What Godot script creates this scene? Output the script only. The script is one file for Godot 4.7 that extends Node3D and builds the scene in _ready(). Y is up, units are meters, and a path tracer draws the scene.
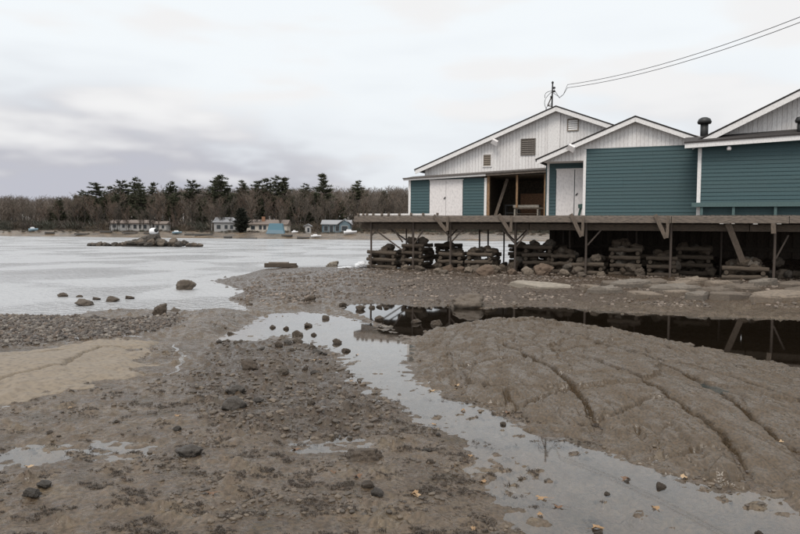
extends Node3D
# A tidal-looking mud flat on a lake shore under an overcast sky: boathouses on a timber pier, a rock ledge, shallow pools, a wooded far shore.
# Site frame of the pier: x = u along the pier's front edge, y = up, z = -v (v runs landwards under the buildings). Metres.

const SITE := Vector3(-2.174, 0.0, -33.6)
const TURN := -24.0
const DECK := 2.95

var site := Transform3D(Basis(Vector3.UP, deg_to_rad(TURN)), SITE)
var taken := {}
var M := {}
var rng := RandomNumberGenerator.new()
var base := Vector3.ZERO
var lap_cache := {}

# ---------------------------------------------------------------- naming and adding

func numbered(called: String) -> String:
	var n: int = taken.get(called, 0)
	taken[called] = n + 1
	return called if n == 0 else "%s_%03d" % [called, n]

func tag(o: Node3D, label: String, category: String, group := "") -> Node3D:
	o.set_meta("label", label)
	o.set_meta("category", category)
	if group != "":
		o.set_meta("group", group)
	return o

func thing(called: String, label: String, category: String, at := Vector3.ZERO, turn := 0.0, group := "") -> Node3D:
	var o := Node3D.new()
	o.name = numbered(called)
	add_child(o)
	o.position = at
	o.rotation.y = turn
	return tag(o, label, category, group)

func site_thing(called: String, label: String, category: String, b: Vector3, group := "") -> Node3D:
	base = b
	return thing(called, label, category, site * b, deg_to_rad(TURN), group)

func part(parent: Node3D, called: String, mesh: Mesh, mat: Material, at := Vector3.ZERO) -> MeshInstance3D:
	var o := MeshInstance3D.new()
	o.name = called
	o.mesh = mesh
	o.material_override = mat
	parent.add_child(o, true)
	o.position = at
	return o

func solo(called: String, mesh: Mesh, mat: Material, label: String, category: String, at := Vector3.ZERO, group := "") -> MeshInstance3D:
	var o := MeshInstance3D.new()
	o.name = numbered(called)
	o.mesh = mesh
	o.material_override = mat
	add_child(o)
	o.position = at
	tag(o, label, category, group)
	return o

func structure(called: String, mesh: Mesh, mat: Material) -> MeshInstance3D:
	var o := MeshInstance3D.new()
	o.name = numbered(called)
	o.mesh = mesh
	o.material_override = mat
	add_child(o)
	o.set_meta("kind", "structure")
	return o

func stuff(called: String, mesh: Mesh, mat: Material, xf: Array, cols: Array, label: String, category: String) -> void:
	var mm := MultiMesh.new()
	mm.transform_format = MultiMesh.TRANSFORM_3D
	mm.use_colors = true
	mm.mesh = mesh
	mm.instance_count = xf.size()
	for i in xf.size():
		mm.set_instance_transform(i, xf[i])
		mm.set_instance_color(i, cols[i])
	var o := MultiMeshInstance3D.new()
	o.name = numbered(called)
	o.multimesh = mm
	o.material_override = mat
	add_child(o)
	tag(o, label, category)
	o.set_meta("kind", "stuff")

func copy(o: Node3D, called: String) -> Node3D:
	var c: Node3D = o.duplicate()
	c.name = numbered(called)
	add_child(c)
	return c

# ---------------------------------------------------------------- shapes

func new_st() -> SurfaceTool:
	var st := SurfaceTool.new()
	st.begin(Mesh.PRIMITIVE_TRIANGLES)
	st.set_smooth_group(-1)
	return st

func done(st: SurfaceTool) -> ArrayMesh:
	st.generate_normals()
	return st.commit()

func tri(st: SurfaceTool, a: Vector3, b: Vector3, c: Vector3) -> void:
	st.add_vertex(a); st.add_vertex(b); st.add_vertex(c)

# outline in (x, y), extruded from z0 to z1
func add_prism(st: SurfaceTool, pts: Array, z0: float, z1: float, xf := Transform3D()) -> void:
	var p := PackedVector2Array(pts)
	var area := 0.0
	for i in p.size():
		area += p[i].cross(p[(i + 1) % p.size()])
	if area < 0:
		p.reverse()
	var lo := minf(z0, z1)
	var hi := maxf(z0, z1)
	var ix := Geometry2D.triangulate_polygon(p)
	for k in range(0, ix.size(), 3):
		var a := p[ix[k]]
		var b := p[ix[k + 1]]
		var c := p[ix[k + 2]]
		if (b - a).cross(c - a) < 0:
			var t := b
			b = c
			c = t
		tri(st, xf * Vector3(a.x, a.y, hi), xf * Vector3(c.x, c.y, hi), xf * Vector3(b.x, b.y, hi))
		tri(st, xf * Vector3(a.x, a.y, lo), xf * Vector3(b.x, b.y, lo), xf * Vector3(c.x, c.y, lo))
	for i in p.size():
		var a := p[i]
		var b := p[(i + 1) % p.size()]
		var a0 := xf * Vector3(a.x, a.y, lo)
		var a1 := xf * Vector3(a.x, a.y, hi)
		var b0 := xf * Vector3(b.x, b.y, lo)
		var b1 := xf * Vector3(b.x, b.y, hi)
		tri(st, a1, b1, b0)
		tri(st, a1, b0, a0)

func prism(pts: Array, z0: float, z1: float) -> ArrayMesh:
	var st := new_st()
	add_prism(st, pts, z0, z1)
	return done(st)

func add_box(st: SurfaceTool, a: Vector3, b: Vector3, xf := Transform3D()) -> void:
	add_prism(st, [Vector2(a.x, a.y), Vector2(b.x, a.y), Vector2(b.x, b.y), Vector2(a.x, b.y)], a.z, b.z, xf)

func box(a: Vector3, b: Vector3) -> ArrayMesh:
	var st := new_st()
	add_box(st, a, b)
	return done(st)

# box with chamfered long edges, centred, long side along x
func plank_mesh(l: float, h: float, d: float, c := 0.012) -> ArrayMesh:
	var st := new_st()
	var y := h / 2
	var z := d / 2
	var xf := Transform3D(Basis(Vector3(0, 0, 1), Vector3(0, 1, 0), Vector3(-1, 0, 0)), Vector3.ZERO)
	add_prism(st, [Vector2(-z + c, -y), Vector2(z - c, -y), Vector2(z, -y + c), Vector2(z, y - c), Vector2(z - c, y), Vector2(-z + c, y), Vector2(-z, y - c), Vector2(-z, -y + c)], -l / 2, l / 2, xf)
	return done(st)

# a bar of box section from a to b
func bar(a: Vector3, b: Vector3, wide: float, deep: float) -> ArrayMesh:
	var st := new_st()
	add_bar(st, a, b, wide, deep)
	return done(st)

func add_bar(st: SurfaceTool, a: Vector3, b: Vector3, wide: float, deep: float) -> void:
	var f := (b - a).normalized()
	var ref := Vector3.BACK if absf(f.z) < 0.9 else Vector3.UP
	var s := f.cross(ref).normalized()
	var t := s.cross(f).normalized()
	add_box(st, Vector3(-wide / 2, 0, -deep / 2), Vector3(wide / 2, (b - a).length(), deep / 2), Transform3D(Basis(s, f, s.cross(f)), a))

func add_tube(st: SurfaceTool, pts: Array, radii: Array, sides := 6, caps := true) -> void:
	var rings := []
	for i in pts.size():
		var f: Vector3 = (pts[mini(i + 1, pts.size() - 1)] - pts[maxi(i - 1, 0)]).normalized()
		var ref := Vector3.UP if absf(f.y) < 0.9 else Vector3.RIGHT
		var s := f.cross(ref).normalized()
		var t := s.cross(f)
		var ring := []
		for k in sides:
			var a := TAU * k / sides
			ring.append(pts[i] + (s * cos(a) + t * sin(a)) * radii[i])
		rings.append(ring)
	for i in pts.size() - 1:
		for k in sides:
			var k2 := (k + 1) % sides
			tri(st, rings[i][k], rings[i + 1][k2], rings[i + 1][k])
			tri(st, rings[i][k], rings[i][k2], rings[i + 1][k2])
	if caps:
		for k in range(1, sides - 1):
			tri(st, rings[0][0], rings[0][k + 1], rings[0][k])
			var e: int = pts.size() - 1
			tri(st, rings[e][0], rings[e][k], rings[e][k + 1])

func tube(pts: Array, radii: Array, sides := 8) -> ArrayMesh:
	var st := SurfaceTool.new()
	st.begin(Mesh.PRIMITIVE_TRIANGLES)
	st.set_smooth_group(-1)
	add_tube(st, pts, radii, sides)
	return done(st)

func lathe(profile: Array, sides := 20, at := Vector3.ZERO) -> ArrayMesh:
	var st := SurfaceTool.new()
	st.begin(Mesh.PRIMITIVE_TRIANGLES)
	st.set_smooth_group(0)
	for i in profile.size() - 1:
		for k in sides:
			var a := TAU * k / sides
			var b := TAU * (k + 1) / sides
			var p: Vector2 = profile[i]
			var q: Vector2 = profile[i + 1]
			var p0 := at + Vector3(p.x * cos(a), p.y, p.x * sin(a))
			var p1 := at + Vector3(p.x * cos(b), p.y, p.x * sin(b))
			var q0 := at + Vector3(q.x * cos(a), q.y, q.x * sin(a))
			var q1 := at + Vector3(q.x * cos(b), q.y, q.x * sin(b))
			if p.x > 0.0001:
				tri(st, p0, p1, q1) if q.x <= 0.0001 else tri(st, p0, p1, q1)
			if q.x > 0.0001:
				tri(st, p0, q1, q0)
	return done(st)

# weathered stone: a ball cut by random planes, roughened; unit size, sits on y = 0 at its waist
func stone_mesh(sd: int, sub: int, cuts: int, rough: float, smooth := true) -> ArrayMesh:
	var r := RandomNumberGenerator.new()
	r.seed = sd
	var noise := FastNoiseLite.new()
	noise.seed = sd
	noise.frequency = 1.1
	noise.fractal_octaves = 4
	var planes := []
	for i in cuts:
		planes.append([Vector3(r.randfn(), r.randfn(), r.randfn()).normalized(), r.randf_range(0.55, 0.95)])
	var st := SurfaceTool.new()
	st.begin(Mesh.PRIMITIVE_TRIANGLES)
	st.set_smooth_group(0 if smooth else -1)
	var f := func(d: Vector3) -> Vector3:
		d = d.normalized()
		var rad := 1.0
		for p in planes:
			var c: float = d.dot(p[0])
			if c > 0.2:
				rad = minf(rad, p[1] / c)
		return d * (rad + rough * noise.get_noise_3dv(d * 1.5))
	var t := (1.0 + sqrt(5.0)) / 2.0
	var v := [Vector3(-1, t, 0), Vector3(1, t, 0), Vector3(-1, -t, 0), Vector3(1, -t, 0), Vector3(0, -1, t), Vector3(0, 1, t), Vector3(0, -1, -t), Vector3(0, 1, -t), Vector3(t, 0, -1), Vector3(t, 0, 1), Vector3(-t, 0, -1), Vector3(-t, 0, 1)]
	var faces := [[0, 11, 5], [0, 5, 1], [0, 1, 7], [0, 7, 10], [0, 10, 11], [1, 5, 9], [5, 11, 4], [11, 10, 2], [10, 7, 6], [7, 1, 8], [3, 9, 4], [3, 4, 2], [3, 2, 6], [3, 6, 8], [3, 8, 9], [4, 9, 5], [2, 4, 11], [6, 2, 10], [8, 6, 7], [9, 8, 1]]
	for fc in faces:
		var a: Vector3 = v[fc[0]]
		var b: Vector3 = v[fc[1]]
		var c: Vector3 = v[fc[2]]
		for i in sub:
			for j in sub - i:
				var p := func(x: int, y: int) -> Vector3: return f.call(a + (b - a) * (float(x) / sub) + (c - a) * (float(y) / sub))
				var p0: Vector3 = p.call(i, j)
				var p1: Vector3 = p.call(i + 1, j)
				var p2: Vector3 = p.call(i, j + 1)
				tri(st, p0, p2, p1)
				if i + j < sub - 1:
					tri(st, p1, p2, p.call(i + 1, j + 1))
	return done(st)

# ---------------------------------------------------------------- materials

func noise_tex(freq: float, oct: int, ramp: Array, sd := 1, size := 512, kind := FastNoiseLite.TYPE_SIMPLEX_SMOOTH) -> NoiseTexture2D:
	var n := FastNoiseLite.new()
	n.seed = sd
	n.noise_type = kind
	n.frequency = freq
	n.fractal_octaves = oct
	var t := NoiseTexture2D.new()
	t.width = size
	t.height = size
	t.seamless = true
	t.noise = n
	if ramp.size():
		var g := Gradient.new()
		var offs := PackedFloat32Array()
		var cols := PackedColorArray()
		for k in ramp:
			offs.append(k[0])
			cols.append(k[1])
		g.offsets = offs
		g.colors = cols
		t.color_ramp = g
	return t

func g3(a: float) -> Color:
	return Color(a, a, a)

func mat(called: String, lin: Color, rough := 0.8, tex: Texture2D = null, scale := Vector3.ONE, relief: Texture2D = null, relief_cm := 0.0, world := false) -> StandardMaterial3D:
	var m := StandardMaterial3D.new()
	m.resource_name = called
	m.albedo_color = lin.linear_to_srgb()
	m.roughness = rough
	m.uv1_triplanar = true
	m.uv1_world_triplanar = world
	m.uv1_scale = scale
	if tex:
		m.albedo_texture = tex
	if relief:
		m.heightmap_enabled = true
		m.heightmap_texture = relief
		m.heightmap_scale = relief_cm
	M[called] = m
	return m

func materials() -> void:
	var mottled := noise_tex(0.012, 5, [[0.0, g3(0.62)], [0.5, g3(0.86)], [1.0, Color(1.0, 0.99, 0.97)]], 3)
	var faint := noise_tex(0.02, 4, [[0.0, g3(0.86)], [0.45, g3(0.95)], [1.0, g3(1.0)]], 4)
	var grain := noise_tex(0.02, 5, [[0.0, g3(0.5)], [0.45, g3(0.8)], [0.6, g3(0.9)], [1.0, Color(1.0, 0.97, 0.93)]], 5)
	var bumps := noise_tex(0.03, 5, [], 6)
	var fine := noise_tex(0.06, 4, [], 7)
	M.mottled = mottled
	M.bumps = bumps
	M.fine = fine
	# mud flat: base colours come from the vertices (mud, gravel, beach), the textures add grain and wet patches
	var mud := mat("mud", Color(1, 1, 1), 1.0, noise_tex(0.02, 5, [[0.0, g3(0.58)], [0.4, g3(0.8)], [0.62, g3(0.88)], [1.0, Color(1.0, 0.98, 0.95)]], 11, 1024), Vector3(0.7, 0.7, 0.7), noise_tex(0.025, 6, [], 12, 1024), 1.6, true)
	mud.vertex_color_use_as_albedo = true
	mud.metallic_specular = 0.4
	mud.roughness_texture = noise_tex(0.006, 5, [[0.0, g3(0.07)], [0.45, g3(0.13)], [0.55, g3(0.45)], [1.0, g3(0.8)]], 13, 1024)
	var ledge := mat("ledge_rock", Color(0.108, 0.076, 0.045), 0.62, noise_tex(0.05, 5, [[0.0, Color(0.45, 0.44, 0.42)], [0.42, Color(0.78, 0.77, 0.75)], [0.6, Color(0.9, 0.88, 0.86)], [1.0, Color(1.0, 0.97, 0.93)]], 21, 1024), Vector3(0.5, 0.5, 0.36), noise_tex(0.06, 5, [], 22, 1024), 0.7, true)
	ledge.roughness_texture = noise_tex(0.008, 4, [[0.0, g3(0.16)], [0.45, g3(0.28)], [0.56, g3(0.55)], [1.0, g3(0.8)]], 23)
	ledge.roughness = 1.0
	mat("tan_rock", Color(0.235, 0.19, 0.142), 0.6, noise_tex(0.03, 6, [[0.0, Color(0.62, 0.6, 0.59)], [0.33, Color(0.84, 0.83, 0.82)], [0.5, Color(0.91, 0.9, 0.88)], [1.0, Color(0.98, 0.97, 0.95)]], 24, 1024), Vector3(0.28, 0.28, 0.28), fine, 0.08, true)
	for a in [["stone_dark", Color(0.14, 0.104, 0.074), 0.55], ["stone_brown", Color(0.175, 0.138, 0.105), 0.7], ["stone_grey", Color(0.23, 0.195, 0.16), 0.75], ["stone_pale", Color(0.38, 0.33, 0.27), 0.8], ["islet_stone", Color(0.075, 0.062, 0.05), 0.7], ["stone_rust", Color(0.19, 0.13, 0.09), 0.75], ["stone_tan", Color(0.27, 0.215, 0.165), 0.8], ["mud_lump", Color(0.13, 0.11, 0.092), 0.45]]:
		mat(a[0], a[1], a[2], mottled, Vector3(1.3, 1.3, 1.3), bumps, 2.0)
	for a in ["clod", "gravel"]:
		var m := mat(a, Color(1, 1, 1), 0.55 if a == "clod" else 0.7)
		m.vertex_color_use_as_albedo = true
	# water
	var lake := mat("lake_water", Color(0.36, 0.36, 0.365), 1.0, null, Vector3(0.05, 0.05, 0.05), null, 0.0, true)
	lake.normal_enabled = true
	lake.roughness_texture = noise_tex(0.004, 4, [[0.0, g3(0.1)], [0.45, g3(0.16)], [0.6, g3(0.3)], [1.0, g3(0.4)]], 32, 512)
	var nt := noise_tex(0.025, 6, [], 31, 2048)
	nt.as_normal_map = true
	nt.bump_strength = 14.0
	lake.normal_texture = nt
	lake.normal_scale = 0.8
	var pool := StandardMaterial3D.new()
	pool.resource_name = "pool_water"
	pool.albedo_color = Color(0.1, 0.075, 0.045, 0.14)
	pool.transparency = BaseMaterial3D.TRANSPARENCY_ALPHA
	pool.roughness = 0.03
	M.pool_water = pool
	pool.metallic_specular = 0.5
	var peat: StandardMaterial3D = pool.duplicate()
	peat.resource_name = "brown_water"
	peat.albedo_color = Color(0.085, 0.06, 0.03, 0.8)
	M.brown_water = peat
	# timber and paint
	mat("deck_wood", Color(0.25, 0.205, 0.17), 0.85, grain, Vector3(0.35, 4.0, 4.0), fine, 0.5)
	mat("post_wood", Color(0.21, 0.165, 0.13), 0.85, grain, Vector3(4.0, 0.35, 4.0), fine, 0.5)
	mat("tan_wood", Color(0.36, 0.22, 0.12), 0.8, grain, Vector3(4.0, 0.35, 4.0))
	mat("pale_wood", Color(0.5, 0.46, 0.4), 0.85, grain, Vector3(0.5, 4.0, 4.0), fine, 0.4)
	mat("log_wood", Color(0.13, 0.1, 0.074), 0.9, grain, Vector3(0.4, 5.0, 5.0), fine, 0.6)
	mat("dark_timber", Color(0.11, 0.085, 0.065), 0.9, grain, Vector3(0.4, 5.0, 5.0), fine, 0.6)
	mat("panel_wood", Color(0.3, 0.15, 0.07), 0.7, grain, Vector3(0.6, 3.0, 3.0))
	mat("steel", Color(0.1, 0.075, 0.06), 0.7, mottled, Vector3(3, 3, 3))
	mat("teal", Color(0.044, 0.094, 0.104), 0.62, faint, Vector3(0.7, 2.0, 2.0), fine, 0.12)
	mat("teal_worn", Color(0.049, 0.096, 0.105), 0.66, faint, Vector3(1.0, 3.0, 3.0), fine, 0.12)
	mat("teal_faded", Color(0.055, 0.105, 0.113), 0.7, noise_tex(0.02, 5, [[0.0, g3(0.78)], [0.4, g3(0.92)], [1.0, g3(1.0)]], 42), Vector3(0.5, 3.0, 3.0))
	mat("teal_band", Color(0.08, 0.135, 0.135), 0.6, faint, Vector3(1, 2, 2))
	mat("white", Color(0.85, 0.825, 0.81), 0.6, faint, Vector3(1.5, 0.7, 1.5))
	mat("white_worn", Color(0.82, 0.79, 0.775), 0.65, noise_tex(0.02, 5, [[0.0, g3(0.8)], [0.35, g3(0.93)], [1.0, g3(1.0)]], 41), Vector3(3.0, 0.4, 3.0))
	mat("door_white", Color(0.82, 0.78, 0.77), 0.5, faint, Vector3(0.8, 0.5, 0.8))
	mat("roof", Color(0.06, 0.052, 0.05), 0.9, mottled, Vector3(2, 2, 2), fine, 0.4)
	mat("roof_grey", Color(0.17, 0.15, 0.14), 0.9, mottled, Vector3(1, 3, 3), fine, 0.4)
	mat("louver", Color(0.3, 0.25, 0.2), 0.8, mottled, Vector3(2, 2, 2))
	mat("louver_grey", Color(0.2, 0.175, 0.155), 0.8, mottled, Vector3(2, 2, 2))
	mat("black", Color(0.02, 0.02, 0.02), 0.5)
	mat("dark_green", Color(0.03, 0.07, 0.06), 0.5)
	mat("inside", Color(0.17, 0.135, 0.1), 0.9, mottled, Vector3(1, 1, 1))
	mat("metal", Color(0.3, 0.3, 0.31), 0.5)
	mat("ice", Color(0.82, 0.83, 0.85), 0.4, faint, Vector3(2, 2, 2), bumps, 1.0)
	# far shore
	for a in [["pine_a", Color(0.06, 0.064, 0.036)], ["pine_b", Color(0.072, 0.074, 0.042)], ["spruce", Color(0.02, 0.022, 0.014)]]:
		var m := mat(a[0], a[1], 0.9)
		m.backlight = a[1] * 0.6
	for a in [["bark", Color(0.06, 0.05, 0.042)], ["twig_grey", Color(0.125, 0.102, 0.082)], ["twig_red", Color(0.13, 0.092, 0.07)], ["twig_tan", Color(0.15, 0.118, 0.092)]]:
		mat(a[0], a[1], 0.95)
	for a in [["wall_white", Color(0.47, 0.455, 0.44)], ["wall_grey", Color(0.34, 0.34, 0.34)], ["wall_cream", Color(0.55, 0.5, 0.44)], ["wall_blue", Color(0.12, 0.17, 0.2)], ["roof_brown", Color(0.16, 0.125, 0.105)], ["roof_slate", Color(0.26, 0.26, 0.27)], ["brick", Color(0.28, 0.14, 0.08)], ["pane", Color(0.03, 0.035, 0.04)], ["tarp", Color(0.12, 0.23, 0.29)], ["hull", Color(0.75, 0.75, 0.76)], ["hull_dark", Color(0.1, 0.095, 0.09)], ["hull_blue", Color(0.2, 0.29, 0.35)], ["dock", Color(0.14, 0.12, 0.1)]]:
		mat(a[0], a[1], 0.3 if a[0] == "pane" else 0.7)
	for a in [["leaf_tan", Color(0.42, 0.26, 0.13)], ["leaf_pale", Color(0.55, 0.38, 0.22)], ["leaf_brown", Color(0.2, 0.11, 0.06)]]:
		mat(a[0], a[1], 0.6, mottled, Vector3(9, 9, 9))

# ---------------------------------------------------------------- the lie of the land

var LAKE := PackedVector2Array([Vector2(-40, -16.5), Vector2(-10.26, -17.88), Vector2(-9.17, -17.74), Vector2(-8.21, -17.60), Vector2(-8.49, -19.10), Vector2(-7.61, -19.65), Vector2(-6.70, -19.47), Vector2(-5.40, -19.31), Vector2(-4.08, -19.40), Vector2(-4.79, -20.90), Vector2(-5.64, -22.65), Vector2(-5.65, -25.61), Vector2(-6.76, -27.77), Vector2(-8.16, -30.33), Vector2(-7.73, -34.40), Vector2(-7.77, -39.63), Vector2(-4.12, -41.18), Vector2(-1.90, -41.50), Vector2(0.5, -43.0), Vector2(5.0, -45.5), Vector2(9.0, -52), Vector2(24, -80), Vector2(48, -148), Vector2(-8.5, -150), Vector2(-95, -166), Vector2(-330, -190), Vector2(-330, -20)])
var STREAM := PackedVector2Array([Vector2(-3.75, -14.04), Vector2(-3.68, -15.27), Vector2(-3.64, -16.92), Vector2(-3.70, -18.73), Vector2(-2.54, -19.27), Vector2(-1.53, -18.44), Vector2(-0.67, -16.92), Vector2(-0.03, -15.32), Vector2(0.29, -13.86), Vector2(0.15, -12.25), Vector2(0.20, -10.90), Vector2(0.58, -9.77), Vector2(1.05, -9.16), Vector2(1.26, -8.62), Vector2(1.52, -7.97), Vector2(1.86, -7.71), Vector2(2.14, -7.32), Vector2(2.35, -6.85), Vector2(2.7, -6.38), Vector2(3.05, -5.95), Vector2(3.3, -5.5), Vector2(3.6, -5.2), Vector2(3.5, -4.2), Vector2(1.1, -4.4), Vector2(1.05, -5.20), Vector2(0.98, -5.42), Vector2(0.85, -5.73), Vector2(0.77, -6.09), Vector2(1.02, -6.56), Vector2(0.76, -7.15), Vector2(0.58, -7.56), Vector2(0.31, -8.10), Vector2(-0.01, -8.72), Vector2(-0.19, -9.34), Vector2(-0.54, -10.17), Vector2(-0.89, -11.33), Vector2(-1.20, -13.00), Vector2(-2.06, -14.38), Vector2(-2.50, -15.19), Vector2(-2.81, -14.21)])
var POOL := PackedVector2Array([Vector2(-1.90, -20.83), Vector2(-1.08, -21.75), Vector2(-0.05, -21.53), Vector2(0.60, -20.74), Vector2(1.67, -21.09), Vector2(2.34, -20.34), Vector2(3.67, -21.23), Vector2(4.84, -21.04), Vector2(5.77, -20.07), Vector2(6.98, -19.43), Vector2(8.12, -18.83), Vector2(9.41, -18.70), Vector2(10.55, -18.35), Vector2(13.5, -17.5), Vector2(13.5, -11), Vector2(7.4, -9.0), Vector2(6.2, -11.2), Vector2(5.6, -12.5), Vector2(5.0, -13.8), Vector2(4.5, -15.3), Vector2(3.6, -16.2), Vector2(2.5, -16.5), Vector2(1.6, -16.3), Vector2(0.92, -15.6), Vector2(0.44, -14.77), Vector2(0.0, -15.33), Vector2(-0.35, -16.76), Vector2(-1.05, -18.47)])
var FILMS := [PackedVector2Array([Vector2(-4.37, -7.02), Vector2(-3.8, -7.1), Vector2(-3.27, -6.96), Vector2(-3.27, -6.68), Vector2(-3.75, -6.48), Vector2(-4.14, -6.49)]), PackedVector2Array([Vector2(-3.18, -7.22), Vector2(-2.86, -7.33), Vector2(-2.5, -7.13), Vector2(-3.02, -6.96)]), PackedVector2Array([Vector2(-1.1, -7.31), Vector2(-0.62, -7.53), Vector2(-0.5, -7.12), Vector2(-0.94, -6.92)]), PackedVector2Array([Vector2(-5.45, -9.28), Vector2(-5.23, -9.45), Vector2(-5.0, -9.05), Vector2(-5.17, -8.9)])]
var RUBBLE := PackedVector2Array([Vector2(-3.63, -13.68), Vector2(-2.88, -14.34), Vector2(-2.10, -14.65), Vector2(-1.22, -13.22), Vector2(-0.79, -11.17), Vector2(-0.19, -9.45), Vector2(0.01, -8.58), Vector2(-0.53, -7.53), Vector2(-1.29, -7.51), Vector2(-2.04, -7.87), Vector2(-2.64, -8.74), Vector2(-3.24, -10.48)])
var SHINGLE := PackedVector2Array([Vector2(-14, -18.0), Vector2(-8.30, -17.80), Vector2(-6.80, -16.92), Vector2(-6.10, -17.73), Vector2(-5.78, -18.17), Vector2(-5.14, -16.66), Vector2(-5.30, -14.76), Vector2(-5.86, -14.06), Vector2(-6.61, -13.54), Vector2(-7.32, -12.72), Vector2(-13, -11.8)])
var HUMP := PackedVector2Array([Vector2(-5.73, -18.17), Vector2(-5.06, -19.10), Vector2(-4.25, -19.15), Vector2(-3.72, -18.30), Vector2(-3.57, -16.40), Vector2(-3.76, -14.98), Vector2(-4.10, -14.28), Vector2(-4.54, -13.75), Vector2(-5.05, -15.66)])
var LEDGE_FAR := [Vector2(0.26, -14.24), Vector2(0.75, -15.98), Vector2(1.74, -17.24), Vector2(2.84, -17.88), Vector2(4.05, -17.56), Vector2(4.81, -16.70), Vector2(5.34, -15.45), Vector2(6.01, -13.89), Vector2(6.51, -12.52), Vector2(6.77, -11.71), Vector2(7.3, -10.05), Vector2(7.8, -8.55)]
var LEDGE_NEAR := [Vector2(7.8, -8.55), Vector2(5.6, -5.33), Vector2(4.85, -5.53), Vector2(3.49, -5.96), Vector2(3.21, -6.09), Vector2(2.87, -6.23), Vector2(2.58, -6.48), Vector2(2.37, -6.76), Vector2(2.26, -7.19), Vector2(1.94, -7.60), Vector2(1.53, -8.05), Vector2(1.28, -8.76), Vector2(0.95, -9.26), Vector2(0.59, -9.95), Vector2(0.25, -10.98), Vector2(0.46, -12.46), Vector2(0.26, -14.24)]
var TAN := PackedVector2Array([Vector2(-8.6, -10.6), Vector2(-7.9, -11.9), Vector2(-6.78, -12.75), Vector2(-6.18, -13.44), Vector2(-5.51, -13.95), Vector2(-4.89, -13.50), Vector2(-4.26, -12.25), Vector2(-3.91, -11.05), Vector2(-3.96, -10.18), Vector2(-4.22, -9.61), Vector2(-4.61, -9.14), Vector2(-5.11, -8.86), Vector2(-5.68, -8.55), Vector2(-7.2, -8.7)])

func seg2(p: Vector2, a: Vector2, b: Vector2) -> float:
	var ab := b - a
	var t := clampf((p - a).dot(ab) / ab.length_squared(), 0.0, 1.0)
	return p.distance_squared_to(a + ab * t)

func inside_by(p: Vector2, poly: PackedVector2Array) -> float:  # > 0 inside, < 0 outside, in metres
	var d := INF
	for i in poly.size():
		d = minf(d, seg2(p, poly[i], poly[(i + 1) % poly.size()]))
	d = sqrt(d)
	return d if Geometry2D.is_point_in_polygon(p, poly) else -d

func line_dist(p: Vector2, line: Array) -> float:
	var d := INF
	for i in line.size() - 1:
		d = minf(d, seg2(p, line[i], line[i + 1]))
	return sqrt(d)

const ROW0 := 2.2
const RATIO := 1.0058
const COLS := 558
const STEP := 6
var rows := PackedFloat32Array()
var first := 0
var heights := PackedFloat32Array()

func half_width(d: float) -> float:
	return 0.9 * maxf(d, 0.0) + 3.5 if d >= ROW0 else 40.0

func spread(t: float) -> float:
	return t * (0.62 + 0.38 * t * t)

func gh(x: float, z: float) -> float:
	var d := -z
	if d < ROW0 * 1.01:
		return 0.06
	var r := minf(log(d / ROW0) / log(RATIO) + first, rows.size() - 1.01)
	var i := int(r)
	d = lerpf(rows[i], rows[i + 1], r - i)
	var s := clampf(x / half_width(-z), -0.999, 0.999)
	var t := s
	for k in 5:
		t -= (spread(t) - s) / (0.62 + 1.14 * t * t)
	var c := (t + 1) * 0.5 * COLS
	var j := clampi(int(c), 0, COLS - 1)
	var fr := r - i
	var fc := c - j
	var n := COLS + 1
	return lerpf(lerpf(heights[i * n + j], heights[i * n + j + 1], fc), lerpf(heights[(i + 1) * n + j], heights[(i + 1) * n + j + 1], fc), fr)

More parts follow.
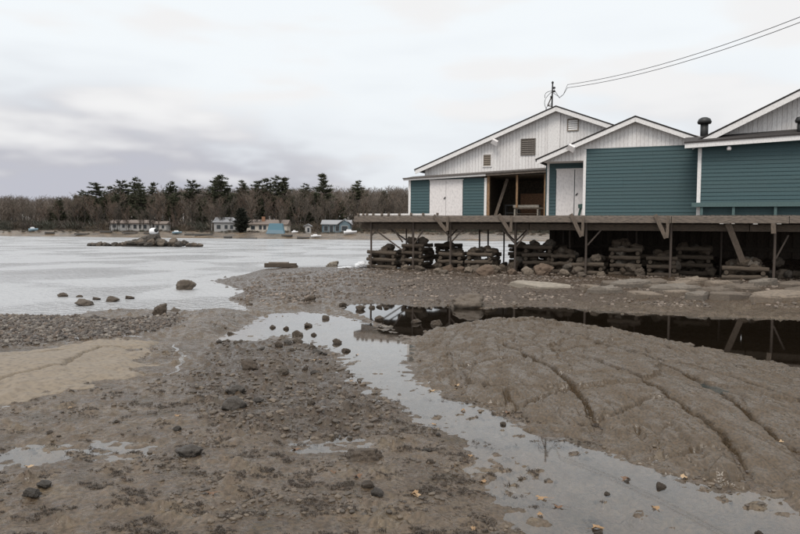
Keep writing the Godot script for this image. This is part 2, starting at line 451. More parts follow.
func build_ground() -> void:
	for d in [-60.0, -25.0, -10.0, -4.0, 0.0, 1.2, 2.0]:
		rows.append(d)
	first = rows.size()
	var dd := ROW0
	while dd < 430.0:
		rows.append(dd)
		dd *= RATIO
	while (rows.size() - 1) % STEP != 0:
		rows.append(dd)
		dd *= RATIO
	var nr := rows.size()
	var n := COLS + 1
	# coarse fields, then filled in between
	var cr := (nr - 1) / STEP + 1
	var cc := COLS / STEP + 1
	var f := []
	for k in 6:
		var a := PackedFloat32Array()
		a.resize(cr * cc)
		f.append(a)
	for i in cr:
		var d := rows[i * STEP]
		for j in cc:
			var p := Vector2(spread(float(j * STEP) / COLS * 2 - 1) * half_width(d), -d)
			var q := i * cc + j
			f[0][q] = inside_by(p, LAKE)
			if d > 60 or d < 0:
				for k in range(1, 6):
					f[k][q] = -20.0
				continue
			f[1][q] = inside_by(p, STREAM)
			for fl in FILMS:
				if d < 11.0:
					f[1][q] = maxf(f[1][q], inside_by(p, fl))
			f[2][q] = inside_by(p, POOL)
			f[3][q] = inside_by(p, RUBBLE)
			f[4][q] = inside_by(p, SHINGLE)
			f[5][q] = inside_by(p, HUMP)
	var n1 := FastNoiseLite.new()
	n1.seed = 5; n1.frequency = 0.45; n1.fractal_octaves = 3
	var n2 := FastNoiseLite.new()
	n2.seed = 6; n2.frequency = 2.2; n2.fractal_octaves = 3
	var n3 := FastNoiseLite.new()
	n3.seed = 7; n3.frequency = 3.6; n3.fractal_octaves = 4; n3.fractal_gain = 0.5
	var n4 := FastNoiseLite.new()
	n4.seed = 8; n4.frequency = 0.9; n4.fractal_octaves = 3
	var inv := site.affine_inverse()
	heights.resize(nr * n)
	var pos := PackedVector3Array()
	pos.resize(nr * n)
	var col := PackedColorArray()
	col.resize(nr * n)
	var mud_a := Color(0.105, 0.075, 0.05)
	var mud_b := Color(0.175, 0.13, 0.09)
	var gravel := Color(0.085, 0.062, 0.044)
	var bank := Color(0.115, 0.084, 0.06)
	var beach := Color(0.24, 0.172, 0.108)
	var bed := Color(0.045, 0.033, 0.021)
	for i in nr:
		var d := rows[i]
		var hw := half_width(d)
		var ci := mini(i / STEP, cr - 2)
		var fi := float(i - ci * STEP) / STEP
		for j in n:
			var cj := mini(j / STEP, cc - 2)
			var fj := float(j - cj * STEP) / STEP
			var q := ci * cc + cj
			var w00 := (1 - fi) * (1 - fj)
			var w01 := (1 - fi) * fj
			var w10 := fi * (1 - fj)
			var w11 := fi * fj
			var a0: PackedFloat32Array = f[0]
			var lake := a0[q] * w00 + a0[q + 1] * w01 + a0[q + cc] * w10 + a0[q + cc + 1] * w11
			var x := spread(float(j) / COLS * 2 - 1) * hw
			var z := -d
			var h := 0.0
			var c: Color
			if d > 62.0:
				var wob := n4.get_noise_2d(x * 0.06, z * 0.06)
				if lake > 0:
					h = -0.6
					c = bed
				else:
					var s := -lake + wob * 3.0
					h = clampf(s * 0.12, -0.1, 1.15) + 0.013 * maxf(s - 10, 0) + 0.05 * maxf(s - 56, 0) + wob * 0.25
					c = beach.lerp(Color(0.12, 0.09, 0.06), clampf(n4.get_noise_2d(x * 0.3, z * 0.6) * 2.0 + 0.4, 0, 1))
			else:
				var v := [0.0, 0.0, 0.0, 0.0, 0.0]
				if d > 0:
					for k in 5:
						var a: PackedFloat32Array = f[k + 1]
						v[k] = a[q] * w00 + a[q + 1] * w01 + a[q + cc] * w10 + a[q + cc + 1] * w11
				else:
					v = [-20.0, -20.0, -20.0, -20.0, -20.0]
				var e1 := n1.get_noise_2d(x, z)
				var e2 := n2.get_noise_2d(x, z)
				var patch := n4.get_noise_2d(x, z * 1.3)
				var e3 := 0.0
				if d < 34.0:
					e3 = n3.get_noise_2d(x, z * 1.25)
					e3 = maxf(e3, -0.18) + maxf(e3 - 0.12, 0.0) * 0.8
				var stream: float = v[0]
				var pool: float = v[1]
				stream += e2 * 0.3 + patch * 0.3 * clampf((13.0 - d) / 5.0, 0.0, 1.0)
				var wet := maxf(lake, maxf(stream, pool)) + e2 * 0.1
				var rub := clampf(v[2] / 0.5 + 0.5, 0, 1)
				var shi := clampf(v[3] / 0.4 + 0.5, 0, 1)
				var rough := clampf(0.42 + patch * 1.5, 0.04, 1.2) + rub * 0.5
				if stream > -0.35 and d < 18.0:
					rough = maxf(rough, 0.6) + 0.6 * smoothstep(0.0, 0.35, patch + e2 * 0.4) * smoothstep(13.0, 9.0, d)
				var up := smoothstep(19.0, 23.5, d) * smoothstep(-10.0, -7.0, x)
				if wet > 0:
					h = -0.008 - minf(wet * (0.06 if stream > lake and stream > pool else 0.14), 0.045 if stream > lake and stream > pool else 0.45)
				else:
					h = 0.006 + 0.055 * (1 - exp(wet / 0.7))
				var loc := inv * Vector3(x, 0, z)
				var land := clampf(-wet, 0, 20)
				h += up * minf(0.36, land * 0.055) * (1.0 if wet < 0 else 0.0)
				h += smoothstep(5.0, 9.0, -loc.z) * smoothstep(6.5, 10.0, loc.x) * 1.0 * smoothstep(0.0, 3.0, land)
				h += 0.13 * clampf(v[4] / 0.55, 0, 1) + shi * 0.03
				h += e1 * 0.035 * clampf(land * 2 + 0.25, 0, 1)
				var amp := 1.0 + clampf((d - 14) / 10, 0, 1) * 0.8
				h += (e2 * 0.018 + e3 * 0.055 * rough) * (0.75 + 0.25 * rough) * amp
				if stream > -0.3 and h > 0.0 and d < 18.0:
					h = 0.022 * (1.0 - exp(-h / 0.03)) * smoothstep(-0.3, -0.1, stream) + h * smoothstep(-0.1, -0.3, stream)
				var tone := clampf(0.5 + patch * 0.9 + e2 * 0.5, 0, 1)
				c = mud_a.lerp(mud_b, tone)
				c = c.lerp(gravel, clampf(maxf(rub * 0.75, shi) + e2 * 0.5, 0, 1) if maxf(rub, shi) > 0.02 else 0.0)
				c = c.lerp(bank, smoothstep(20.0, 23.0, d + e2 * 2))
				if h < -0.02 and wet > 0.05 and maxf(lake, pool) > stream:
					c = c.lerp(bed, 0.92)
			var o := i * n + j
			heights[o] = h
			pos[o] = Vector3(x, h, z)
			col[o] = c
	var nor := PackedVector3Array()
	nor.resize(nr * n)
	for i in nr:
		var i0 := maxi(i - 1, 0) * n
		var i1 := mini(i + 1, nr - 1) * n
		var o := i * n
		for j in n:
			var b := pos[o + mini(j + 1, COLS)] - pos[o + maxi(j - 1, 0)]
			var a := pos[i1 + j] - pos[i0 + j]
			nor[o + j] = b.cross(a).normalized()
	var idx := PackedInt32Array()
	idx.resize((nr - 1) * COLS * 6)
	var k := 0
	for i in nr - 1:
		for j in COLS:
			var a := i * n + j
			idx[k] = a; idx[k + 1] = a + n; idx[k + 2] = a + n + 1
			idx[k + 3] = a; idx[k + 4] = a + n + 1; idx[k + 5] = a + 1
			k += 6
	var arr := []
	arr.resize(Mesh.ARRAY_MAX)
	arr[Mesh.ARRAY_VERTEX] = pos
	arr[Mesh.ARRAY_NORMAL] = nor
	arr[Mesh.ARRAY_COLOR] = col
	arr[Mesh.ARRAY_INDEX] = idx
	var me := ArrayMesh.new()
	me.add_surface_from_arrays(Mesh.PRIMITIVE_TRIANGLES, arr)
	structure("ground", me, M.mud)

func flat_sheet(polys: Array, y: float) -> ArrayMesh:
	var st := new_st()
	for p in polys:
		var ix := Geometry2D.triangulate_polygon(p)
		for k in range(0, ix.size(), 3):
			var a: Vector2 = p[ix[k]]
			var b: Vector2 = p[ix[k + 1]]
			var c: Vector2 = p[ix[k + 2]]
			if (b - a).cross(c - a) < 0:
				var t := b
				b = c
				c = t
			tri(st, Vector3(a.x, y, a.y), Vector3(b.x, y, b.y), Vector3(c.x, y, c.y))
	return done(st)

# a thin run of water lying on the mud
func ribbon(line: Array, wide: float) -> void:
	var st := new_st()
	var rim := []
	var steps := line.size() * 5
	for k in steps + 1:
		var f := float(k) / steps * (line.size() - 1)
		var i := mini(int(f), line.size() - 2)
		var p: Vector2 = line[i].lerp(line[i + 1], f - i)
		var d: Vector2 = (line[i + 1] - line[i]).normalized().orthogonal()
		var w := wide * (0.35 + 0.65 * absf(sin(k * 1.7))) * sin(PI * clampf(float(k) / steps, 0.04, 0.96))
		p += d * sin(k * 0.9) * wide * 0.6
		var y := maxf(gh(p.x, p.y), maxf(gh(p.x + d.x * w, p.y + d.y * w), gh(p.x - d.x * w, p.y - d.y * w))) + 0.004
		rim.append([Vector3(p.x + d.x * w, y, p.y + d.y * w), Vector3(p.x - d.x * w, y, p.y - d.y * w)])
	for k in steps:
		tri(st, rim[k][0], rim[k][1], rim[k + 1][1])
		tri(st, rim[k][0], rim[k + 1][1], rim[k + 1][0])
	structure("puddle", done(st), M.pool_water)

func build_water() -> void:
	structure("lake", flat_sheet(Geometry2D.offset_polygon(LAKE, 0.3), 0.0), M.lake_water)
	var brown: PackedVector2Array = Geometry2D.offset_polygon(POOL, 0.35)[0]
	structure("pool", flat_sheet([brown], 0.0), M.brown_water)
	var runs := []
	for p in Geometry2D.clip_polygons(Geometry2D.offset_polygon(STREAM, 0.35)[0], brown):
		if not Geometry2D.is_polygon_clockwise(p):
			runs.append(p)
	structure("stream", flat_sheet(runs, 0.0), M.pool_water)
	ribbon([Vector2(-4.42, -13.51), Vector2(-4.2, -13.0), Vector2(-4.0, -12.53), Vector2(-3.72, -12.0), Vector2(-3.62, -11.5), Vector2(-3.5, -10.93), Vector2(-3.55, -10.41)], 0.05)
	ribbon([Vector2(-6.6, -13.75), Vector2(-6.3, -13.85), Vector2(-6.1, -13.95)], 0.09)
	ribbon([Vector2(-5.75, -14.3), Vector2(-5.45, -14.2), Vector2(-5.2, -14.25)], 0.08)
	for fl in FILMS:
		structure("puddle", flat_sheet(Geometry2D.offset_polygon(fl, 0.3), 0.001), M.pool_water)

# a grid over a plan rectangle whose height is given by a function; quads that lie wholly under `cut` are left out
func grid_mesh(x0: float, x1: float, z0: float, z1: float, step: float, f: Callable, cut: float) -> ArrayMesh:
	var nx := int((x1 - x0) / step) + 1
	var nz := int((z1 - z0) / step) + 1
	var pos := PackedVector3Array()
	pos.resize(nx * nz)
	for i in nz:
		for j in nx:
			var x := x0 + j * step
			var z := z0 + i * step
			pos[i * nx + j] = Vector3(x, f.call(x, z), z)
	var nor := PackedVector3Array()
	nor.resize(nx * nz)
	var idx := PackedInt32Array()
	for i in nz:
		for j in nx:
			var a := pos[i * nx + mini(j + 1, nx - 1)] - pos[i * nx + maxi(j - 1, 0)]
			var b := pos[mini(i + 1, nz - 1) * nx + j] - pos[maxi(i - 1, 0) * nx + j]
			nor[i * nx + j] = b.cross(a).normalized()
			if i < nz - 1 and j < nx - 1:
				var o := i * nx + j
				if maxf(maxf(pos[o].y, pos[o + 1].y), maxf(pos[o + nx].y, pos[o + nx + 1].y)) > cut:
					idx.append_array(PackedInt32Array([o, o + 1, o + nx + 1, o, o + nx + 1, o + nx]))
	var arr := []
	arr.resize(Mesh.ARRAY_MAX)
	arr[Mesh.ARRAY_VERTEX] = pos
	arr[Mesh.ARRAY_NORMAL] = nor
	arr[Mesh.ARRAY_INDEX] = idx
	var me := ArrayMesh.new()
	me.add_surface_from_arrays(Mesh.PRIMITIVE_TRIANGLES, arr)
	return me

var CRACKS := [
	[[Vector2(3.01, -11.2), Vector2(3.34, -9.63), Vector2(3.42, -8.13), Vector2(3.48, -7.5), Vector2(3.21, -6.13), Vector2(3.33, -5.71)], 0.09],
	[[Vector2(3.6, -12.6), Vector2(3.9, -11.24), Vector2(4.19, -9.66), Vector2(4.01, -7.69), Vector2(3.93, -6.76), Vector2(4.3, -5.6)], 0.1],
	[[Vector2(2.52, -6.86), Vector2(3.06, -7.02), Vector2(3.44, -6.88)], 0.05],
	[[Vector2(2.3, -6.24), Vector2(2.6, -6.35), Vector2(3.2, -6.25)], 0.06],
	[[Vector2(2.32, -8.0), Vector2(3.13, -8.64), Vector2(3.4, -8.5)], 0.05],
	[[Vector2(2.71, -7.78), Vector2(2.62, -6.97)], 0.04],
	[[Vector2(1.9, -13.0), Vector2(2.06, -11.84), Vector2(2.34, -10.09), Vector2(2.32, -8.0), Vector2(1.98, -7.14)], 0.09],
	[[Vector2(0.5, -11.9), Vector2(1.29, -11.12), Vector2(1.97, -11.34)], 0.06],
	[[Vector2(1.2, -8.4), Vector2(1.84, -9.06), Vector2(2.3, -9.3)], 0.06],
	[[Vector2(3.0, -15.6), Vector2(3.32, -14.41), Vector2(3.79, -11.92), Vector2(4.6, -10.17), Vector2(5.0, -8.32), Vector2(5.2, -6.6)], 0.08],
	[[Vector2(0.9, -12.6), Vector2(1.02, -10.04), Vector2(1.39, -9.55), Vector2(1.55, -8.22)], 0.07],
	[[Vector2(4.6, -13.5), Vector2(5.2, -11.5), Vector2(5.9, -9.6), Vector2(6.4, -8.2)], 0.08],
	[[Vector2(1.4, -15.6), Vector2(2.2, -14.2), Vector2(2.6, -12.6), Vector2(3.0, -11.3)], 0.06],
	[[Vector2(2.35, -10.1), Vector2(2.9, -9.9), Vector2(3.3, -9.75)], 0.05],
]

var plate_points := {}

# rock broken into plates by a jittered grid of cells: (height of the tilted plate, -1..1; distance to its edge in metres)
func plate(x: float, z: float, wx: float, wz: float, sd: int) -> Vector2:
	var gx := x / wx
	var gz := z / wz
	var ix := floori(gx)
	var iz := floori(gz)
	var best := 99.0
	var next := 99.0
	var b := [0.0, 0.0, 0.0, 0.0, 0.0]
	for i in range(ix - 1, ix + 2):
		for j in range(iz - 1, iz + 2):
			var key := i * 4096 + j * 8 + sd
			var p: Array
			if plate_points.has(key):
				p = plate_points[key]
			else:
				var hs := absi(hash(key * 7919 + 13))
				p = [i + 0.15 + 0.7 * float(hs % 997) / 997.0, j + 0.15 + 0.7 * float(hs / 997 % 991) / 991.0, float(hs / 31 % 983) / 491.5 - 1.0, float(hs / 57 % 977) / 488.5 - 1.0, float(hs / 91 % 971) / 485.5 - 1.0]
				plate_points[key] = p
			var dx: float = gx - p[0]
			var dz: float = gz - p[1]
			var d := dx * dx + dz * dz
			if d < best:
				next = best
				best = d
				b = p
			elif d < next:
				next = d
	var h: float = b[2] * 0.5 + b[3] * (gx - b[0]) * 0.7 + b[4] * (gz - b[1]) * 0.7
	return Vector2(h, (sqrt(next) - sqrt(best)) * 0.5 * wx)

func build_ledges() -> void:
	var na := FastNoiseLite.new()
	na.seed = 51; na.frequency = 0.5; na.fractal_octaves = 3
	var nb := FastNoiseLite.new()
	nb.seed = 52; nb.frequency = 1.0; nb.fractal_octaves = 4; nb.fractal_type = FastNoiseLite.FRACTAL_RIDGED
	var nc := FastNoiseLite.new()
	nc.seed = 53; nc.frequency = 1.4; nc.noise_type = FastNoiseLite.TYPE_CELLULAR; nc.cellular_return_type = FastNoiseLite.RETURN_CELL_VALUE
	nc.domain_warp_enabled = true; nc.domain_warp_amplitude = 0.5; nc.domain_warp_frequency = 0.9
	var nd := FastNoiseLite.new()
	nd.seed = 54; nd.frequency = 5.0; nd.fractal_octaves = 4
	var ring := PackedVector2Array(LEDGE_FAR)
	for k in range(1, LEDGE_NEAR.size() - 1):
		ring.append(LEDGE_NEAR[k])
	# distances on a coarse grid first
	var cs := 0.2
	var cx := 44
	var cz := 68
	var far := PackedFloat32Array()
	var near := PackedFloat32Array()
	var ins := PackedFloat32Array()
	for i in cz:
		for j in cx:
			var p := Vector2(-0.4 + j * cs, -18.4 + i * cs)
			far.append(line_dist(p, LEDGE_FAR))
			near.append(line_dist(p, LEDGE_NEAR))
			ins.append(1.0 if Geometry2D.is_point_in_polygon(p, ring) else -1.0)
	for k in far.size():
		far[k] = far[k]
		if ins[k] < 0:
			var m := minf(far[k], near[k])
			far[k] = -m
			near[k] = -m
	var look := func(a: PackedFloat32Array, x: float, z: float) -> float:
		var fx := clampf((x + 0.4) / cs, 0, cx - 1.01)
		var fz := clampf((z + 18.4) / cs, 0, cz - 1.01)
		var j := int(fx)
		var i := int(fz)
		return lerpf(lerpf(a[i * cx + j], a[i * cx + j + 1], fx - j), lerpf(a[(i + 1) * cx + j], a[(i + 1) * cx + j + 1], fx - j), fz - i)
	var f := func(x: float, z: float) -> float:
		var w := nd.get_noise_2d(x * 0.5, z * 0.5)
		var w2 := nd.get_noise_2d(x * 0.4 + 40, z * 0.4)
		var df: float = look.call(far, x + w * 0.3, z + w2 * 0.3)
		var dn: float = look.call(near, x + w * 0.3, z + w2 * 0.3)
		var m := minf(df, dn)
		if m < -0.4:
			return -0.3
		if m < 0:
			return m * 0.5 - 0.02 + nd.get_noise_2d(x, z) * 0.03
		var a := 0.17 * df + 0.02
		var b := 0.05 * (1 - exp(-dn / 0.12)) + 0.3 * (1 - exp(-dn / 1.2)) * (0.55 + 0.45 * smoothstep(5.5, 9.0, -z))
		var h := minf(a, b) - 0.06 * exp(-absf(a - b) / 0.12)
		var k := clampf(m * 3, 0, 1)
		# strata run away from the eye, a little to the right: terraces with sharp edges, then broken plates
		var sx := x + (z + 10) * 0.16
		var wx := sx + nd.get_noise_2d(x * 0.25, z * 0.25) * 0.12
		var wz := z + nd.get_noise_2d(x * 0.25 + 9, z * 0.25) * 0.2
		var big := plate(wx, wz, 1.3, 3.2, 3)
		var small := plate(wx + 4.0, wz, 0.34, 1.1, 8)
		var broken := clampf(smoothstep(0.0, 0.3, na.get_noise_2d(x * 0.8 + 50, z * 0.8)) * 0.5 + 0.35 + smoothstep(10.0, 13.0, -z), 0, 1)
		h += k * (na.get_noise_2d(x * 0.4, z * 0.4) * 0.04 + big.x * 0.08 + small.x * 0.034 * broken)
		h -= k * 0.04 * broken * exp(-small.y * small.y / 0.0003)
		# fine parting lines along the strata
		var cr2 := x - (z + 10) * 0.2
		var line1 := absf(na.get_noise_2d(cr2 * 2.6 + 80, z * 0.22))
		var line2 := absf(na.get_noise_2d(cr2 * 6.0 - 40, z * 0.5))
		h -= k * (0.045 * exp(-line1 * line1 / 0.0006) + 0.028 * exp(-line2 * line2 / 0.0012))
		h += nd.get_noise_2d(x * 1.7, z * 0.8) * 0.011 + nd.get_noise_2d(x * 4.0, z * 3.0) * 0.005
		var p := Vector2(x + nd.get_noise_2d(x * 0.3, z * 0.3) * 0.08 + nd.get_noise_2d(x * 2.0, z * 2.0) * 0.008, z + w2 * 0.1)
		var hx := (x - 4.22) / 0.32
		var hz := (z + 9.3) / 0.42
		h -= 0.06 * exp(-hx * hx - hz * hz)
		for cr in CRACKS:
			var best := 9.0
			var line: Array = cr[0]
			for q in line.size() - 1:
				best = minf(best, seg2(p, line[q], line[q + 1]))
			if best < 0.03:
				var e := sqrt(best)
				h -= cr[1] * 1.4 * exp(-e * e / 0.0009) + cr[1] * 0.25 * exp(-e / 0.06)
		return h
	solo("rock_ledge", grid_mesh(-0.3, 8.2, -18.2, -5.0, 0.024, f, -0.16), M.ledge_rock, "broad brown bedrock ledge with long cracks between two pools", "rock")
	var hollow := []
	for q in 16:
		hollow.append(Vector2(4.22 + 0.3 * cos(TAU * q / 16.0), -9.3 + 0.4 * sin(TAU * q / 16.0)))
	structure("puddle", flat_sheet([PackedVector2Array(hollow)], f.call(4.22, -9.3) + 0.026), M.pool_water)
	var g := func(x: float, z: float) -> float:
		var p := Vector2(x + nd.get_noise_2d(x * 0.3, z * 0.3) * 0.5, z + nd.get_noise_2d(x * 0.25 + 7, z * 0.25) * 0.5)
		var d := inside_by(p, TAN)
		if d < -0.3:
			return -0.2
		var h := 0.02 + (0.2 * (1 - exp(-d / 1.1)) if d > 0 else d * 0.25)
		h += na.get_noise_2d(x * 0.5, z * 0.5) * 0.06 + nd.get_noise_2d(x, z) * 0.003 + plate(x + z * 0.5, z, 1.3, 1.9, 5).x * 0.012
		for ln in [[Vector2(-5.74, -9.48), Vector2(-5.55, -10.02), Vector2(-5.19, -10.71), Vector2(-5.35, -11.75), Vector2(-5.37, -12.46), Vector2(-5.11, -12.81)], [Vector2(-4.9, -8.5), Vector2(-4.75, -9.15), Vector2(-4.43, -9.47), Vector2(-4.01, -9.67), Vector2(-3.68, -10.23)], [Vector2(-7.6, -10.4), Vector2(-6.6, -11.3), Vector2(-5.92, -12.12), Vector2(-5.48, -12.6)]]:
			for q in ln.size() - 1:
				var e2 := seg2(Vector2(x + nd.get_noise_2d(x, z) * 0.05, z), ln[q], ln[q + 1])
				if e2 < 0.02:
					h -= 0.09 * exp(-e2 / 0.0011)
		return h + 0.03
	solo("rock_slab", grid_mesh(-9.0, -3.5, -14.4, -8.2, 0.03, g, -0.1), M.tan_rock, "smooth pale tan bedrock slab beside the shingle beach", "rock")

# ---------------------------------------------------------------- loose stones, clods, leaves

var stones := []
var pebbles := []

func rock_at(called: String, x: float, z: float, wide: float, tall: float, m: String, label: String, group := "", sink := 0.3, deep := -1.0, y := INF, category := "stone") -> MeshInstance3D:
	var me: ArrayMesh = stones[rng.randi() % stones.size()]
	var at := Vector3(x, (gh(x, z) if y == INF else y) + tall * (0.5 - sink), z)
	var o := solo(called, me, M[m], label, category, at, group)
	var dz := deep if deep > 0 else wide * rng.randf_range(0.65, 0.95)
	o.basis = Basis(Vector3.UP, rng.randf_range(-0.3, 0.3)) * Basis.from_scale(Vector3(wide * 0.55, tall * 0.62, dz * 0.55)) * Basis(Vector3.UP, rng.randf() * TAU)
	return o

var slabs := []

# a flat block with a broken outline: sides slightly battered, top uneven
func slab_mesh(sd: int) -> ArrayMesh:
	var r := RandomNumberGenerator.new()
	r.seed = sd
	var n := 8
	var st := new_st()
	var lo := []
	var hi := []
	var tp := []
	for k in n:
		var a := TAU * (k + r.randf_range(-0.3, 0.3)) / n
		var rad := r.randf_range(0.32, 0.66)
		var d := Vector3(cos(a), 0, sin(a))
		lo.append(d * rad * 1.06 + Vector3(0, -0.5, 0))
		hi.append(d * rad + Vector3(0, r.randf_range(0.2, 0.34), 0))
		tp.append(d * (rad - 0.05) + Vector3(0, r.randf_range(0.3, 0.55), 0))
	var c := Vector3(r.randf_range(-0.1, 0.1), 0.47, r.randf_range(-0.1, 0.1))
	for k in n:
		var e := (k + 1) % n
		tri(st, lo[k], hi[e], hi[k])
		tri(st, lo[k], lo[e], hi[e])
		tri(st, hi[k], tp[e], tp[k])
		tri(st, hi[k], hi[e], tp[e])
		var m: Vector3 = (tp[k] + tp[e]) * 0.3 + c * 0.4 + Vector3(0, r.randf_range(-0.04, 0.04), 0)
		tri(st, tp[k], tp[e], m)
		tri(st, tp[k], m, c)
		tri(st, m, tp[e], c)
	return done(st)

func slab_at(called: String, x: float, z: float, wide: float, deep: float, tall: float, m: String, label: String, group: String) -> void:
	var o := solo(called, slabs[rng.randi() % slabs.size()], M[m], label, "rock", Vector3(x, gh(x, z) + tall * 0.1, z), group)
	o.basis = Basis(Vector3(rng.randfn() * 0.4, 1, rng.randfn() * 0.4).normalized(), rng.randf_range(-0.1, 0.1)) * Basis.from_euler(Vector3(rng.randf_range(0.0, 0.16), rng.randf_range(-0.5, 0.5), rng.randf_range(-0.12, 0.12))) * Basis.from_scale(Vector3(wide, tall, deep))

func build_stones() -> void:
	for k in 10:
		stones.append(stone_mesh(100 + k, 9, 11, 0.2))
	for k in 3:
		pebbles.append(stone_mesh(200 + k, 2, 6, 0.25, false))
	var mud := [[-1.9, -17.83, 0.19], [-2.94, -16.14, 0.13], [-2.59, -15.95, 0.14], [-2.17, -16.4, 0.21], [-2.18, -14.93, 0.24], [-2.34, -13.4, 0.18], [-2.23, -13.76, 0.2], [-2.06, -13.96, 0.23], [-1.67, -13.31, 0.17], [-1.52, -12.72, 0.22], [-1.27, -14.06, 0.21], [-1.01, -13.09, 0.16], [-1.85, -15.06, 0.12], [-3.68, -15.11, 0.16], [-3.4, -13.71, 0.17], [-3.53, -13.64, 0.12], [-3.2, -13.71, 0.16], [-2.56, -12.94, 0.12], [-1.79, -10.75, 0.19], [-2.18, -12.43, 0.1], [-1.06, -11.55, 0.07], [-1.33, -10.88, 0.12], [-1.5, -11.07, 0.1], [-2.0, -12.91, 0.12], [-1.35, -12.67, 0.11], [-3.85, -7.62, 0.08], [-3.71, -7.53, 0.05], [-3.74, -7.09, 0.05], [-2.47, -7.68, 0.11], [-3.08, -5.96, 0.12], [-3.04, -5.7, 0.15], [-3.26, -7.98, 0.06], [-2.03, -8.61, 0.3], [0.29, -7.06, 0.09], [-0.44, -6.05, 0.11], [-0.26, -6.01, 0.12], [-0.19, -5.82, 0.12], [-1.8, -8.9, 0.15], [-1.12, -8.78, 0.11], [0.44, -7.69, 0.06], [0.31, -6.69, 0.1], [1.24, -8.18, 0.08], [1.83, -6.01, 0.06], [2.36, -6.2, 0.1], [1.53, -5.21, 0.07], [2.76, -5.24, 0.06]]
	for s in mud:
		var wet := Geometry2D.is_point_in_polygon(Vector2(s[0], s[1]), STREAM)
		if wet:
			rock_at("wet_stone", s[0], s[1], s[2], s[2] * rng.randf_range(0.6, 0.85), "stone_dark", "small dark stone poking out of the shallow stream", "stones in the shallow stream", 0.36, -1.0, -0.01)
		else:
			rock_at("mud_stone", s[0], s[1], s[2], s[2] * rng.randf_range(0.5, 0.75), ["stone_dark", "stone_dark", "mud_lump", "stone_brown"][rng.randi() % 4], "small dark stone half sunk in the bare mud", "stones on the mud flat", 0.34)
	for s in [[-2.37, -11.04, 0.34, 0.2, "flat dark boulder half buried in rubbly mud beside the stream"], [-2.23, -9.39, 0.3, 0.16, "low muddy boulder in rubble near the flat tan leaf"], [-0.34, -6.86, 0.42, 0.15, "long low dark boulder lying alone on weedy mud"], [-2.08, -6.82, 0.3, 0.13, "smooth rounded mud-coated boulder on open mud"]]:
		rock_at("mud_boulder", s[0], s[1], s[2], s[3], "stone_dark" if s[2] > 0.33 else "mud_lump", s[4], "", 0.3, s[2] * 0.7, INF, "boulder")
	for s in [[-1.7, -20.89, 0.25], [-1.12, -19.97, 0.29], [-0.81, -20.4, 0.2], [-0.6, -20.62, 0.22], [-0.39, -20.29, 0.16], [-0.49, -17.6, 0.26], [-2.73, -21.32, 0.38], [0.4, -17.2, 0.24], [0.9, -16.9, 0.3]]:
		rock_at("pool_stone", s[0], s[1], s[2], s[2] * 0.6, "stone_dark", "dark wet stone at the edge of the brown pool", "stones along the brown pool", 0.2, -1.0, maxf(gh(s[0], s[1]), -0.02))
	rock_at("pool_boulder", 2.05, -20.9, 1.1, 0.5, "stone_brown", "broad low grey brown boulder rising from the brown pool", "", 0.25, 0.9, 0.0, "boulder")
	var lake := [[-11.11, -22.99, 0.32], [-10.49, -22.87, 0.2], [-9.27, -20.52, 0.51], [-9.58, -22.04, 0.27], [-8.91, -21.62, 0.42], [-8.68, -22.43, 0.3], [-5.87, -19.05, 0.12], [-6.1, -18.98, 0.27]]
	for s in lake:
		rock_at("lake_stone", s[0], s[1], s[2], s[2] * 0.5, "stone_dark" if s[2] < 0.5 else "stone_brown", "dark stone standing in the lake shallows off the shingle beach", "stones in the lake shallows", 0.28, -1.0, 0.0)
	rock_at("lake_boulder", -7.94, -25.97, 0.76, 0.5, "stone_brown", "largest rounded brown boulder standing alone in the lake shallows", "", 0.25, 0.6, 0.0, "boulder")
	rock_at("beach_boulder", -6.21, -18.09, 0.4, 0.34, "stone_dark", "dark boulder on the waterline at the end of the shingle beach", "", 0.15, -1.0, 0.04, "boulder")
	# boulders and slabs along the pier's foot
	for s in [[1.6, -30.45, 0.39], [1.84, -29.48, 0.35], [1.67, -33.9, 0.33], [2.7, -31.11, 0.33], [3.02, -30.42, 0.4], [3.35, -31.19, 0.63], [3.61, -29.22, 0.69], [4.69, -31.91, 0.41], [5.02, -31.4, 0.37], [5.27, -29.13, 0.51], [6.0, -29.22, 0.75], [6.78, -28.79, 0.44], [7.66, -29.83, 0.53], [9.45, -30.46, 0.44], [9.98, -30.53, 0.46], [11.16, -30.94, 0.57], [12.75, -31.7, 0.53], [13.14, -31.19, 0.52], [15.66, -28.56, 0.62], [11.43, -32.73, 0.37], [11.81, -31.02, 0.35], [13.45, -30.41, 0.52], [14.11, -30.22, 0.43], [15.32, -29.73, 0.59], [16.96, -29.92, 0.43], [2.2, -31.6, 0.5], [4.2, -31.0, 0.55], [0.9, -31.6, 0.45], [0.3, -32.4, 0.4], [8.4, -29.2, 0.4], [4.6, -29.0, 0.42], [7.3, -28.2, 0.36]]:
		rock_at("pier_boulder", s[0], s[1], s[2] * 1.1, s[2] * rng.randf_range(0.62, 0.85), ["stone_brown", "stone_grey", "stone_tan", "stone_tan", "stone_rust"][rng.randi() % 5], "rounded brown boulder in the row along the pier posts", "boulders along the foot of the pier", 0.2, -1.0, INF, "boulder")
	for k in 5:
		slabs.append(slab_mesh(260 + k))
